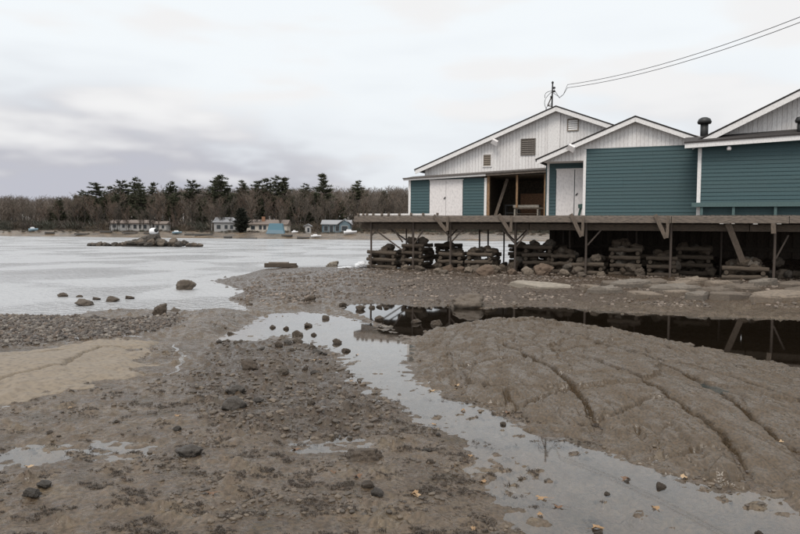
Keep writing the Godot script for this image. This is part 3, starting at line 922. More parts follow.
	for s in [[6.57, -23.96, 0.65], [6.94, -23.48, 0.78], [8.08, -24.47, 0.95], [9.1, -25.29, 0.9], [9.35, -23.63, 1.15], [7.81, -22.3, 0.85], [10.47, -23.19, 0.85], [10.52, -22.2, 1.3], [12.85, -24.78, 0.8], [12.04, -22.0, 1.4], [12.13, -25.41, 0.6], [10.57, -25.26, 0.75], [11.6, -23.6, 0.9], [13.2, -23.0, 1.0], [8.9, -22.6, 0.7], [8.7, -24.0, 0.6], [9.9, -24.4, 0.8], [11.2, -24.4, 0.7], [7.5, -24.9, 0.6], [9.4, -21.9, 0.6], [11.3, -21.5, 0.8], [13.6, -24.2, 0.9]]:
		slab_at("flat_slab", s[0], s[1], s[2] * 1.25, s[2] * 0.9, rng.randf_range(0.24, 0.4), ["stone_brown", "stone_tan", "stone_grey", "stone_brown"][rng.randi() % 4], "flat grey tan rock slab on the bank above the brown pool", "flat slabs on the bank")
	slab_at("long_slab", 5.35, -25.0, 2.4, 1.0, 0.2, "stone_pale", "long pale tan slab lying flat on the gravel bank", "")
	# by the far water's edge
	rock_at("shore_stone", -3.78, -39.4, 0.8, 0.45, "stone_pale", "pale rounded boulder at the water's edge left of the pier", "", 0.2, -1.0, INF, "boulder")
	rock_at("shore_stone", -5.93, -38.9, 0.5, 0.22, "stone_dark", "dark flat stone beside the squared timber on the shore", "", 0.2)
	for s in [[-1.86, -34.5, 0.75, 0.34, "thick white lump of shore ice against the log crib"], [-2.75, -35.2, 0.8, 0.1, "thin flat plate of white ice on the shore"], [-2.1, -35.6, 0.5, 0.2, "small white block of ice behind the thick ice lump"]]:
		rock_at("ice_lump", s[0], s[1], s[2], s[3], "ice", s[4], "", 0.15, s[2] * 0.7, INF, "ice")
	var t := thing("squared_timber", "squared dark timber lying on the shore at the water's edge", "timber", Vector3(-6.64, gh(-6.64, -38.9) + 0.02, -38.9), 0.06)
	part(t, "beam", plank_mesh(1.75, 0.24, 0.4, 0.03), M.log_wood, Vector3(0, 0.12, 0))
	part(t, "upper_board", plank_mesh(1.1, 0.07, 0.3, 0.02), M.deck_wood, Vector3(-0.1, 0.27, 0.02))
	# pebbles, clods: nobody could count these
	var xs := []
	var cs := []
	var nz := FastNoiseLite.new()
	nz.seed = 71; nz.frequency = 0.8; nz.fractal_octaves = 3
	var tries := 0
	while xs.size() < 5000 and tries < 90000:
		tries += 1
		var d := 4.3 * pow(4.2, rng.randf())
		var x := rng.randf_range(-0.75, 0.62) * d
		var z := -d
		var p := Vector2(x, z)
		var rub := Geometry2D.is_point_in_polygon(p, RUBBLE)
		var n := nz.get_noise_2d(x, z)
		if not rub and n < 0.12 + rng.randf() * 0.25:
			continue
		var h := gh(x, z)
		if h < -0.015:
			continue
		var s := (0.008 + 0.028 * pow(rng.randf(), 3)) * (1.45 if rub else 1.0)
		xs.append(Transform3D(Basis(Vector3.UP, rng.randf() * TAU) * Basis.from_scale(Vector3(s, s * rng.randf_range(0.5, 0.8), s * rng.randf_range(0.6, 1.0))), Vector3(x, h + s * 0.15, z)))
		cs.append([Color(0.11, 0.084, 0.06), Color(0.07, 0.055, 0.043), Color(0.09, 0.072, 0.056), Color(0.12, 0.092, 0.066)][rng.randi() % 4] * rng.randf_range(0.7, 1.2))
	stuff("mud_clods", pebbles[0], M.clod, xs, cs, "small clods and chips strewn over the mud", "clods")
	xs = []
	cs = []
	tries = 0
	while xs.size() < 7500 and tries < 120000:
		tries += 1
		var x := rng.randf_range(-13.0, -5.0)
		var z := rng.randf_range(-18.4, -12.0)
		if not Geometry2D.is_point_in_polygon(Vector2(x, z), SHINGLE) or x < z * 0.75:
			continue
		var h := gh(x, z)
		if h < -0.04:
			continue
		var s := 0.016 + 0.05 * pow(rng.randf(), 3.5)
		xs.append(Transform3D(Basis(Vector3.UP, rng.randf() * TAU) * Basis.from_scale(Vector3(s, s * rng.randf_range(0.5, 0.8), s * rng.randf_range(0.6, 1.0))), Vector3(x, h + s * 0.2, z)))
		cs.append([Color(0.1, 0.082, 0.068), Color(0.19, 0.165, 0.14), Color(0.12, 0.09, 0.068), Color(0.07, 0.058, 0.05)][rng.randi() % 4] * rng.randf_range(0.7, 1.2))
	stuff("shingle", pebbles[1], M.gravel, xs, cs, "dark wet shingle on the beach by the lake", "shingle")
	xs = []
	cs = []
	tries = 0
	while xs.size() < 12000 and tries < 90000:
		tries += 1
		var z := rng.randf_range(-33.0, -20.5)
		var x := rng.randf_range(-6.0, 17.0)
		if x > -z * 0.62 + 1:
			continue
		var h := gh(x, z)
		if h < 0.03 or (nz.get_noise_2d(x * 0.6, z) < -0.05 + rng.randf() * 0.15):
			continue
		var s := 0.018 + 0.06 * pow(rng.randf(), 3)
		xs.append(Transform3D(Basis(Vector3.UP, rng.randf() * TAU) * Basis.from_scale(Vector3(s, s * rng.randf_range(0.45, 0.8), s * rng.randf_range(0.6, 1.0))), Vector3(x, h + s * 0.15, z)))
		cs.append([Color(0.12, 0.095, 0.075), Color(0.2, 0.16, 0.13), Color(0.09, 0.07, 0.055)][rng.randi() % 3] * rng.randf_range(0.7, 1.3))
	stuff("bank_gravel", pebbles[2], M.gravel, xs, cs, "brown gravel covering the bank in front of the pier", "gravel")

func build_weeds() -> void:
	for variant in 2:
		var st := new_st()
		var r := RandomNumberGenerator.new()
		r.seed = 300 + variant
		for k in 9:
			var a := r.randf() * TAU
			var lean := Vector3(cos(a), 0, sin(a)) * r.randf_range(0.1, 0.9)
			var root := Vector3(r.randfn(), 0, r.randfn()) * 0.25
			var l := r.randf_range(0.5, 1.1)
			var mid := root + (Vector3.UP + lean).normalized() * l * 0.5
			var tip := mid + (Vector3.UP * r.randf_range(-0.3, 0.9) + lean * 1.5).normalized() * l * 0.5
			add_tube(st, [root - Vector3(0, 0.1, 0), mid, tip], [0.06, 0.045, 0.015], 3, false)
			if r.randf() < 0.5:
				add_tube(st, [mid, mid + Vector3(r.randfn(), 0.6, r.randfn()).normalized() * 0.3], [0.04, 0.015], 3, false)
		var me := done(st)
		var xs := []
		var cs := []
		var nz := FastNoiseLite.new()
		nz.seed = 81; nz.frequency = 1.5; nz.fractal_octaves = 3
		var tries := 0
		while xs.size() < 3200 and tries < 60000:
			tries += 1
			var d := 4.3 * pow(2.3, rng.randf())
			var x := rng.randf_range(-0.62, 0.3) * d
			if nz.get_noise_2d(x, -d * 1.6) < 0.02 + rng.randf() * 0.4 + maxf(0.0, (-x / d - 0.15) * 0.35):
				continue
			var h := gh(x, -d)
			if h < -0.03:
				continue
			var s := 0.014 + 0.034 * rng.randf() * rng.randf()
			xs.append(Transform3D(Basis(Vector3.UP, rng.randf() * TAU) * Basis.from_scale(Vector3(s * 1.3, s * rng.randf_range(0.4, 1.2), s * 1.3)), Vector3(x, h, -d)))
			cs.append(Color(0.055, 0.042, 0.032) * rng.randf_range(0.7, 1.7))
		stuff("weed_stubble", me, M.clod, xs, cs, "dark dead weed stubble in tufts on the mud" if variant == 0 else "thin dead weed shoots scattered between the tufts", "weeds")

func leaf_mesh(sd: int) -> ArrayMesh:
	var r := RandomNumberGenerator.new()
	r.seed = sd
	var st := SurfaceTool.new()
	st.begin(Mesh.PRIMITIVE_TRIANGLES)
	st.set_smooth_group(-1)
	var out := []
	var n := 14
	for k in n:
		var a := TAU * k / n
		var rad := (0.5 if k % 2 == 0 else 0.3) * r.randf_range(0.8, 1.1) * (1.0 if k < 11 else 0.8)
		out.append(Vector3(cos(a) * rad, 0.1 * sin(a * 2 + sd) + r.randf_range(0.0, 0.14), sin(a) * rad))
	for k in n:
		tri(st, Vector3(0, 0.03, 0), out[k], out[(k + 1) % n])
	add_tube(st, [Vector3(-0.2, 0.04, 0), Vector3(-0.85, 0.1, 0.1)], [0.012, 0.01], 3)
	return done(st)

func build_leaves() -> void:
	var ms := []
	for k in 4:
		ms.append(leaf_mesh(k + 1))
	var at := [[-1.07, -7.18], [-0.6, -6.39], [-0.37, -6.25], [0.15, -5.86], [-0.93, -10.05], [1.25, -9.78], [1.09, -9.23], [0.47, -9.88], [0.81, -9.86], [0.82, -8.8], [1.36, -8.64], [0.72, -6.93], [0.77, -6.26], [0.14, -5.88], [0.58, -5.21], [1.15, -5.55], [1.33, -5.72], [1.23, -5.9], [2.11, -6.38], [0.42, -8.16], [2.66, -6.41], [2.14, -5.71], [3.67, -6.61], [1.54, -5.3], [-2.64, -8.26], [-3.54, -6.59], [-4.09, -8.62], [-1.56, -5.76], [-0.77, -12.7], [-0.72, -10.5], [-1.45, -11.93], [-1.36, -12.01], [0.83, -9.95], [0.55, -11.8]]
	for p in at:
		var ledge: bool = p[0] > 3.2
		var wet := Geometry2D.is_point_in_polygon(Vector2(p[0], p[1]), STREAM)
		var y := 0.3 if ledge else maxf(gh(p[0], p[1]), 0.0) + 0.004
		var label := "curled tan leaf lying on the bedrock ledge" if ledge else "fallen tan leaf floating on the shallow stream" if wet else "fallen tan leaf lying on the mud"
		var o := solo("fallen_leaf", ms[rng.randi() % 4], M[["leaf_tan", "leaf_pale", "leaf_brown", "leaf_tan"][rng.randi() % 4]], label, "leaf", Vector3(p[0], y, p[1]), "" if ledge else "leaves on the stream" if wet else "leaves on the mud")
		var s := rng.randf_range(0.07, 0.115)
		o.basis = Basis(Vector3.UP, rng.randf() * TAU) * Basis.from_scale(Vector3(s * 1.2, s, s * 0.8))

# ---------------------------------------------------------------- pier

func to_site(mesh: Mesh, parent: Node3D, called: String, m: Material) -> MeshInstance3D:
	return part(parent, called, mesh, m, -base)

func build_pier() -> void:
	var pier := site_thing("pier", "long weathered timber pier on thin steel posts carrying the boathouses", "pier", Vector3(0, 0.4, 0))
	var length := 26.0
	# deck boards run landwards, square to the front edge
	var boards := [plank_mesh(6.2, 0.04, 0.142, 0.006), plank_mesh(6.05, 0.04, 0.142, 0.006)]
	for k in 170:
		var o := part(pier, "deck_board", boards[k % 2], M.deck_wood, Vector3(0.09 + k * 0.1525, DECK - 0.025 + rng.randf_range(-0.004, 0.004), -3.1) - base)
		o.rotation.y = PI / 2
	# front fascia: butt-jointed planks, two high
	var u := 0.0
	for l in [4.75, 2.9, 3.1, 3.4, 4.1, 3.6, 4.1]:
		var o := part(pier, "fascia_board", plank_mesh(l - 0.02, 0.27, 0.045), M.deck_wood, Vector3(u + l / 2, DECK - 0.175 + rng.randf_range(-0.012, 0.012), 0.025) - base)
		o.rotation.z = rng.randf_range(-0.002, 0.002)
		u += l
	part(pier, "end_board", plank_mesh(6.0, 0.27, 0.045), M.deck_wood, Vector3(-0.025, DECK - 0.18, -3.0) - base).rotation.y = PI / 2
	# girders and joists
	for v in [0.45, 2.6, 4.8, 7.0]:
		u = 0.15
		for l in [8.2, 8.6, 8.9]:
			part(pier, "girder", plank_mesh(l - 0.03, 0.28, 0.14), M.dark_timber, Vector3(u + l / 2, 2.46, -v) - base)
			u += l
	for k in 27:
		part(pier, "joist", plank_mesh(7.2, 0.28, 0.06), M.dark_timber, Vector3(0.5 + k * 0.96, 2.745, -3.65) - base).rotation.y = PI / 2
	# toe rail on blocks at the open end
	part(pier, "toe_rail", plank_mesh(4.1, 0.085, 0.05, 0.006), M.white_worn, Vector3(2.15, DECK + 0.045, -0.12) - base)
	for x in [0.15, 0.42, 0.62, 0.95, 1.4, 1.75, 2.3, 2.9, 3.5, 4.2]:
		part(pier, "rail_block", box(Vector3(x - 0.045, DECK, -0.09), Vector3(x + 0.045, DECK + 0.12, -0.01)), M.post_wood, -base)
	# posts
	for x in [0.72, 2.91, 4.75, 7.76, 10.8, 14.13, 17.82, 21.5]:
		post(pier, x, 0.3, 0.05)
	for a in [[3.9, 2.6], [5.4, 2.6], [5.8, 2.7], [7.2, 2.6], [1.9, 2.6], [9.7, 2.6], [12.6, 2.6], [16.0, 2.6], [0.6, 4.8], [3.0, 4.8], [6.0, 4.8], [9.0, 4.8], [12.0, 4.8]]:
		post(pier, a[0], a[1], 0.042)
	# knee braces and the long diagonal
	for a in [[0.75, 2.0, 1.05, 2.34, 0.3], [0.85, 2.32, 2.4, 1.3, 0.3], [1.85, 2.34, 2.35, 1.7, 0.34], [3.45, 2.34, 2.96, 1.65, 0.3], [3.55, 2.34, 3.9, 1.95, 2.5], [4.3, 2.34, 3.94, 1.95, 2.5], [4.4, 2.3, 4.72, 1.95, 0.3], [5.35, 2.34, 4.8, 1.75, 0.3], [6.6, 2.34, 7.18, 1.8, 2.5], [7.75, 2.34, 7.22, 1.8, 2.5], [7.2, 2.34, 7.72, 1.75, 0.3], [8.35, 2.34, 7.82, 1.6, 0.3], [11.4, 2.34, 10.85, 1.7, 0.36], [18.3, 2.2, 17.9, 1.3, 0.6], [0.7, 2.34, 1.85, 1.6, 2.5]]:
		part(pier, "brace", bar(Vector3(a[0], a[1], -a[4]), Vector3(a[2], a[3], -a[4] - 0.02), 0.06, 0.045), M.steel, -base)
	# plank brackets in front of the fascia: one leaning, one upright
	for a in [[4.08, 2.95, 4.72, 2.24], [7.11, 2.99, 7.64, 2.22], [10.22, 3.0, 10.68, 2.06], [13.54, 2.97, 13.97, 2.03]]:
		part(pier, "leaning_bracket", bar(Vector3(a[0], a[1], 0.1), Vector3(a[2], a[3], 0.1), 0.15, 0.05), M.post_wood, -base)
		part(pier, "upright_bracket", bar(Vector3(a[2] + 0.05, a[3] + 0.02, 0.175), Vector3(a[2] + 0.06, 2.93, 0.175), 0.11, 0.05), M.post_wood, -base)
	part(pier, "hanging_block", bar(Vector3(17.74, 2.26, 0.08), Vector3(17.72, 2.64, 0.08), 0.16, 0.06), M.post_wood, -base)
	# added plank wall blocking light from the landward side, to darken below
	var bh := site_thing("added_bulkhead", "added plank wall keeping the space under the boathouses dark", "added_bulkhead", Vector3(16, 0.4, -7.4))
	var pm := [plank_mesh(2.7, 0.29, 0.05), plank_mesh(2.62, 0.29, 0.05)]
	for k in 75:
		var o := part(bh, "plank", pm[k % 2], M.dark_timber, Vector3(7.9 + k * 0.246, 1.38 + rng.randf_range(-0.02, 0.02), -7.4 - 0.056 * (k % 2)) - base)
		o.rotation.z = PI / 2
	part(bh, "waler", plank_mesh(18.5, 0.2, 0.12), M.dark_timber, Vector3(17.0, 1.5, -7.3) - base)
	base = Vector3(0, 0.4, 0)
	# what lies under it
	var lp := site_thing("leaning_plank", "stout grey plank propped from the rock rubble up to the pier", "plank", Vector3(16.8, 0.7, -0.8))
	part(lp, "plank", bar(Vector3(16.85, 0.95, -0.9), Vector3(16.2, 2.6, -0.2), 0.22, 0.09), M.post_wood, -base)
	var proto := {}
	for a in [[0.46, 1.9, 0.6, 3, "low log crib full of dark stones beside the shore ice", 1], [2.2, 3.2, 0.75, 4, "tall narrow log crib beside the post with a long diagonal brace", 1], [4.1, 5.2, 0.6, 3, "three-log crib standing right behind a thin steel post", 1], [5.5, 6.65, 0.6, 3, "log crib heaped with big rocks above its upper log", 2], [10.25, 11.5, 0.55, 2, "low log crib of two thick pale logs under the middle boathouse", 1], [9.15, 10.1, 1.3, 3, "dark log crib set back beside the low pale crib", 1], [16.1, 17.6, 0.7, 2, "collapsed low crib with the leaning plank on it", 2], [3.2, 4.1, 2.6, 4, "dark log crib set back between two front cribs", 0], [6.9, 8.0, 2.6, 4, "added log crib deepening the dark behind the stained steel post", 0], [7.9, 9.1, 1.5, 4, "long log crib in shade beside the stained post", 1], [11.7, 12.9, 1.2, 4, "tall log crib beside the low pale crib", 1], [13.2, 14.3, 1.4, 3, "crib just behind the post with the plank bracket", 1], [8.2, 9.4, 3.2, 4, "added log crib deepening the dark beside the set back crib", 0], [12.0, 13.3, 2.2, 3, "added log crib deepening the dark under the middle boathouse", 0], [14.3, 15.6, 2.4, 4, "added log crib deepening the dark between the two boathouses", 0]]:  # deep-set cribs are added masses that darken the space under the deck
		crib(a[0], a[1], a[2], a[3], a[4], a[5])

func rock_heaps() -> void:
	var r := RandomNumberGenerator.new()
	r.seed = 77
	for k in 64:
		var u := r.randf_range(0.5, 18.5)
		var v := r.randf_range(0.9, 3.4)
		var w := site * Vector3(u, 0, -v)
		var sz := r.randf_range(0.3, 0.62)
		var up := r.randf_range(0.0, 0.55) if v > 1.5 else r.randf_range(0.0, 0.25)
		rock_at("heap_rock", w.x, w.z, sz, sz * 0.75, ["stone_brown", "stone_dark", "stone_brown", "stone_grey"][r.randi() % 4], "rough rock heaped between the log cribs under the pier", "rocks heaped between the cribs", 0.2, -1.0, gh(w.x, w.z) + up, "rock")

func post(pier: Node3D, u: float, v: float, r: float) -> void:
	var w := site * Vector3(u, 0, -v)
	var g := gh(w.x, w.z) - 0.12
	part(pier, "post", tube([Vector3(u, g, -v), Vector3(u + 0.01, (g + 2.4) / 2, -v), Vector3(u, 2.36 if v > 0.31 else 2.72, -v)], [r, r * 0.97, r], 8), M.steel, -base)

var log_meshes := []

func crib(u0: float, u1: float, v: float, levels: int, label: String, heap: int) -> void:
	if log_meshes.is_empty():
		for k in 4:
			var r := RandomNumberGenerator.new()
			r.seed = 400 + k
			var p := []
			var q := []
			for i in 6:
				p.append(Vector3(-0.5 + i * 0.2, r.randf_range(-0.02, 0.02), r.randf_range(-0.02, 0.02)))
				q.append(0.5 * r.randf_range(0.86, 1.08))
			log_meshes.append([p, q])
	var mid := site * Vector3((u0 + u1) / 2, 0, -v - 0.6)
	var g := gh(mid.x, mid.z) - 0.02
	var t := site_thing("log_crib", label, "log crib", Vector3((u0 + u1) / 2, g, -v - 0.6))
	var r0 := 0.19
	var dy := 0.17
	var depth := 1.25
	for k in levels * 2 - 1:
		var y := 0.11 + k * dy
		if k % 2 == 0:
			for s in [0, 1]:
				var l := (u1 - u0) * rng.randf_range(1.02, 1.14)
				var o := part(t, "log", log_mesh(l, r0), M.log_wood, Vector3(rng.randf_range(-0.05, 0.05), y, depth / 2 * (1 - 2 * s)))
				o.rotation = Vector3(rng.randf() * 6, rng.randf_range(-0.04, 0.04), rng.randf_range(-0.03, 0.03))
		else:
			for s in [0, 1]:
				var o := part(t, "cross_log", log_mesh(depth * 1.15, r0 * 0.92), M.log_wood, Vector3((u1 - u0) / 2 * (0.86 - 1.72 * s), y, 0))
				o.rotation.y = PI / 2
	var n := 7 + heap * 4
	for k in n:
		var y := 0.12 + (levels * 2 - 1) * dy * rng.randf() * (1.0 if k < 7 else 1.0)
		if k >= 7:
			y = (levels * 2 - 1) * dy + rng.randf_range(0.0, 0.22)
		var sz := rng.randf_range(0.2, 0.34)
		var o := part(t, "stone", stones[rng.randi() % stones.size()], M[["stone_dark", "stone_brown", "stone_grey", "stone_dark"][rng.randi() % 4]], Vector3((u1 - u0) * rng.randf_range(-0.36, 0.36), y, rng.randf_range(-0.42, 0.42)))
		o.basis = Basis(Vector3.UP, rng.randf() * TAU) * Basis.from_scale(Vector3(sz, sz * 0.7, sz * 0.85))

func log_mesh(l: float, d: float) -> ArrayMesh:
	var src: Array = log_meshes[rng.randi() % log_meshes.size()]
	var p := []
	var q := []
	for i in 6:
		p.append(src[0][i] * Vector3(l, 1, 1))
		q.append(src[1][i] * d)
	return tube(p, q, 9)

# ---------------------------------------------------------------- boathouses

# lapped boards, one mesh each; y0..y1 on the plane z = -v
func siding(parent: Node3D, u0: float, u1: float, y0: float, y1: float, v: float, course := 0.155) -> void:
	var y := y0
	while y < y1 - 0.02:
		var h := minf(course, y1 - y)
		var cuts := [u0, u1]
		if u1 - u0 > 3.0:
			cuts = [u0]
			var c := u0 + snappedf(rng.randf_range(1.2, 3.4), 0.4)
			while c < u1 - 0.8:
				cuts.append(c)
				c += 3.6
			cuts.append(u1)
		for q in cuts.size() - 1:
			var l: float = cuts[q + 1] - cuts[q] - (0.004 if q < cuts.size() - 2 else 0.0)
			var key := "%.2f %.3f" % [l, h]
			if not lap_cache.has(key):
				var st := new_st()
				var xf := Transform3D(Basis(Vector3(0, 0, 1), Vector3(0, 1, 0), Vector3(-1, 0, 0)), Vector3.ZERO)
				add_prism(st, [Vector2(-0.01, 0), Vector2(0.026, 0), Vector2(0.026, 0.012), Vector2(0.006, h), Vector2(-0.01, h)], -l / 2, l / 2, xf)
				lap_cache[key] = done(st)
			var o := part(parent, "siding_board", lap_cache[key], [M.teal, M.teal, M.teal_worn, M.teal_faded][rng.randi() % 4], Vector3(cuts[q] + l / 2, y + rng.randf_range(-0.003, 0.003), -v + rng.randf_range(0, 0.004)) - base)
			o.rotation.z = rng.randf_range(-0.0008, 0.0008)
		y += course

# upright boards between a level foot and a sloping head given by a function of u
func gable_boards(parent: Node3D, u0: float, u1: float, foot: float, head: Callable, v: float, apex: float, wide := 0.17) -> void:
	var u := u0
	while u < u1 - 0.02:
		var e := minf(u + wide, u1)
		var a := u + 0.008
		var b := e - 0.008
		var ya: float = head.call(a)
		var yb: float = head.call(b)
		if ya > foot + 0.03 and yb > foot + 0.03:
			var pts := [Vector2(a, foot), Vector2(b, foot), Vector2(b, yb)]
			if apex > a and apex < b:
				pts.append(Vector2(apex, head.call(apex)))
			pts.append(Vector2(a, ya))
			to_site(prism(pts, -v, -v + 0.022 + rng.randf_range(0, 0.004)), parent, "gable_board", M.white_worn if rng.randf() < 0.4 else M.white)
		u = e

# a gable roof with its white rake boards and dark edge
func gable_roof(parent: Node3D, ul: float, yl: float, ua: float, ya: float, ur: float, yr: float, vf: float, vb: float, rake: float) -> void:
	to_site(prism([Vector2(ul, yl), Vector2(ua, ya), Vector2(ur, yr), Vector2(ur, yr - 0.1), Vector2(ua, ya - 0.1), Vector2(ul, yl - 0.1)], -vb, -vf + 0.02), parent, "roof", M.roof)
	for s in [[ul, yl], [ur, yr]]:
		var d: float = signf(ua - s[0]) * 0.06
		to_site(prism([Vector2(s[0] + d, s[1] - 0.035), Vector2(ua - d * 0.05, ya - 0.055), Vector2(ua - d * 0.05, ya - rake), Vector2(s[0] + d, s[1] - rake + 0.02)], -vf + 0.02, -vf + 0.06), parent, "rake_board", M.white)
		to_site(prism([Vector2(s[0], s[1] + 0.012), Vector2(ua, ya + 0.012), Vector2(ua, ya - 0.03), Vector2(s[0], s[1] - 0.03)], -vf + 0.0205, -vf + 0.09), parent, "roof_edge", M.roof)

func louver(parent: Node3D, u0: float, u1: float, y0: float, y1: float, v: float, slat: Material, frame: Material) -> void:
	var t := 0.05
	var f := new_st()
	for r in [[u0, y0, u1, y0 + t], [u0, y1 - t, u1, y1], [u0, y0 + t, u0 + t, y1 - t], [u1 - t, y0 + t, u1, y1 - t]]:
		add_box(f, Vector3(r[0], r[1], -v + 0.02), Vector3(r[2], r[3], -v + 0.075))
	var o := to_site(done(f), parent, "vent_frame", frame)
	part(o, "vent_back", box(Vector3(u0 + t, y0 + t, -v + 0.024), Vector3(u1 - t, y1 - t, -v + 0.03)), M.inside)
	var y := y0 + t
	var st := new_st()
	var xf := Transform3D(Basis(Vector3(0, 0, 1), Vector3(0, 1, 0), Vector3(-1, 0, 0)), Vector3.ZERO)
	add_prism(st, [Vector2(-0.005, 0.085), Vector2(0.034, 0.0), Vector2(0.042, 0.008), Vector2(0.003, 0.093)], -(u1 - u0) / 2 + t, (u1 - u0) / 2 - t, xf)
	var slat_mesh := done(st)
	while y < y1 - t - 0.05:
		part(o, "slat", slat_mesh, slat, Vector3((u0 + u1) / 2, y, -v + 0.034))
		y += 0.105

func floodlight(parent: Node3D, u: float, y: float, v: float) -> void:
	var o := to_site(bar(Vector3(u - 0.1, y + 0.1, -v + 0.06), Vector3(u + 0.02, y, -v + 0.2), 0.05, 0.05), parent, "lamp_arm", M.metal)
	var st := new_st()
	var xf := Transform3D(Basis(Vector3(0, 0, 1), -0.5) * Basis(Vector3(1, 0, 0), 0.5), Vector3(u + 0.08, y - 0.08, -v + 0.24))
	add_prism(st, [Vector2(-0.19, -0.13), Vector2(0.19, -0.13), Vector2(0.14, 0.12), Vector2(-0.14, 0.12)], -0.08, 0.08, xf)
	part(o, "lamp_housing", done(st), M.door_white)

func door_leaf(parent: Node3D, u0: float, u1: float, y0: float, y1: float, v: float, handle := 0.0) -> void:
	var o := to_site(box(Vector3(u0 + 0.008, y0, -v), Vector3(u1 - 0.008, y1, -v + 0.045)), parent, "door", M.door_white)
	part(o, "door_rail", box(Vector3(u0 + 0.02, y1 - 0.09, -v + 0.045), Vector3(u1 - 0.02, y1 - 0.02, -v + 0.056)), M.door_white)
	if handle != 0.0:
		part(o, "handle", bar(Vector3(handle - 0.03, y0 + 0.98, -v + 0.08), Vector3(handle + 0.06, y0 + 1.08, -v + 0.08), 0.035, 0.035), M.black)
		part(o, "handle_mount", box(Vector3(handle - 0.02, y0 + 0.97, -v + 0.045), Vector3(handle + 0.02, y0 + 1.02, -v + 0.075)), M.black)

func build_hall() -> void:
	var h := site_thing("boathouse", "large white gabled boathouse with a low teal front wing", "boathouse", Vector3(4, DECK, -5.5))
	var v := 5.5
	var y0 := DECK + 0.02
	# the low wing's front wall
	to_site(box(Vector3(0.45, y0, -v - 0.1), Vector3(4.85, 5.02, -v - 0.012)), h, "wall", M.teal)
	siding(h, 0.55, 1.62, y0, 4.99, v)
	siding(h, 3.58, 4.72, y0, 5.0, v)
	siding(h, 1.62, 3.58, 4.97, 5.06, v)
	to_site(box(Vector3(1.62, 4.95, -v), Vector3(3.58, 4.985, -v + 0.05)), h, "door_head", M.white)
	door_leaf(h, 1.66, 2.6, y0, 4.95, v, 2.52)
	door_leaf(h, 2.6, 3.54, y0, 4.95, v)
	for r in [[0.42, 0.55], [4.72, 4.85]]:
		to_site(box(Vector3(r[0], y0, -v - 0.01), Vector3(r[1], 5.02, -v + 0.045)), h, "corner_trim", M.white)
	to_site(box(Vector3(4.86, y0, -v - 0.1), Vector3(5.0, 5.1, -v + 0.03)), h, "opening_post", M.tan_wood)
	to_site(box(Vector3(6.39, y0 + 0.5, -v - 0.1), Vector3(6.49, 5.14, -v)), h, "opening_post", M.tan_wood)
	to_site(box(Vector3(7.84, y0, -v - 0.1), Vector3(7.95, 5.2, -v + 0.03)), h, "opening_post", M.tan_wood)
	to_site(box(Vector3(6.3, y0 + 0.42, -v - 0.16), Vector3(7.84, y0 + 0.5, -v - 0.02)), h, "opening_rail", M.log_wood)
	# its pent roof: weathered edge, white board under it on the left
	to_site(prism([Vector2(0.2, 5.09), Vector2(8.0, 5.39), Vector2(8.0, 5.33), Vector2(0.2, 5.03)], -5.2, -5.14), h, "roof_fascia", M.roof_grey)
	to_site(prism([Vector2(0.22, 5.028), Vector2(4.86, 5.208), Vector2(4.86, 5.10), Vector2(0.22, 4.95)], -5.24, -5.2), h, "eave_board", M.white)
	to_site(prism([Vector2(4.86, 5.21), Vector2(8.0, 5.33), Vector2(8.0, 5.21), Vector2(4.86, 5.1)], -5.24, -5.2), h, "eave_board", M.deck_wood)
	var st := new_st()
	for q in [[0.22, 5.07, 8.0, 5.37]]:
		var a := Vector3(q[0], q[1], 0)
		var b := Vector3(q[2], q[3], 0)
		var up := Vector3(0, 0.2, 0)
		var c0 := [a + Vector3(0, 0, -5.2), b + Vector3(0, 0, -5.2), b + up + Vector3(0, 0, -6.5), a + up + Vector3(0, 0, -6.5)]
		var dn := Vector3(0, -0.05, 0)
		tri(st, c0[0], c0[3], c0[2]); tri(st, c0[0], c0[2], c0[1])
		tri(st, c0[0] + dn, c0[2] + dn, c0[3] + dn); tri(st, c0[0] + dn, c0[1] + dn, c0[2] + dn)
		for k in 4:
			var p: Vector3 = c0[k]
			var n: Vector3 = c0[(k + 1) % 4]
			tri(st, p, n, n + dn); tri(st, p, n + dn, p + dn)
	to_site(done(st), h, "pent_roof", M.roof_grey)
	# main gable
	var head := func(u: float) -> float: return 8.62 - 0.387 * absf(u - 8.23) - 0.12
	var vg := 6.5
	to_site(prism([Vector2(0.95, 5.2), Vector2(15.5, 5.2), Vector2(15.5, 5.6), Vector2(8.23, 8.45), Vector2(0.95, 5.6)], -vg - 0.1, -vg - 0.001), h, "gable_wall", M.white_worn)
	gable_boards(h, 1.0, 7.76, 5.25, head, vg, 99.0)
	gable_boards(h, 8.39, 13.5, 5.25, head, vg, 99.0)
	to_site(prism([Vector2(7.77, 5.25), Vector2(8.38, 5.25), Vector2(8.38, head.call(8.38)), Vector2(8.23, head.call(8.23)), Vector2(7.77, head.call(7.77))], -vg, -vg + 0.05), h, "flat_panel", M.white)
	to_site(box(Vector3(8.3, 5.3, -vg + 0.05), Vector3(8.39, 8.3, -vg + 0.085)), h, "panel_trim", M.white)
	gable_roof(h, 0.48, 5.62, 8.23, 8.62, 15.98, 5.62, 6.15, 16.0, 0.27)
	louver(h, 4.30, 4.81, 5.67, 6.37, vg, M.louver, M.white)
	louver(h, 6.36, 7.14, 6.22, 7.08, vg, M.louver_grey, M.louver_grey)
	louver(h, 8.75, 9.32, 7.35, 7.98, vg, M.white, M.louver)
	floodlight(h, 5.0, 7.0, 6.3)
	# the rest of the shell
	to_site(box(Vector3(0.97, y0, -16.0), Vector3(1.07, 5.45, -6.62)), h, "side_wall", M.teal)
	to_site(box(Vector3(0.46, y0, -6.6), Vector3(0.56, 5.02, -5.62)), h, "side_wall", M.teal)
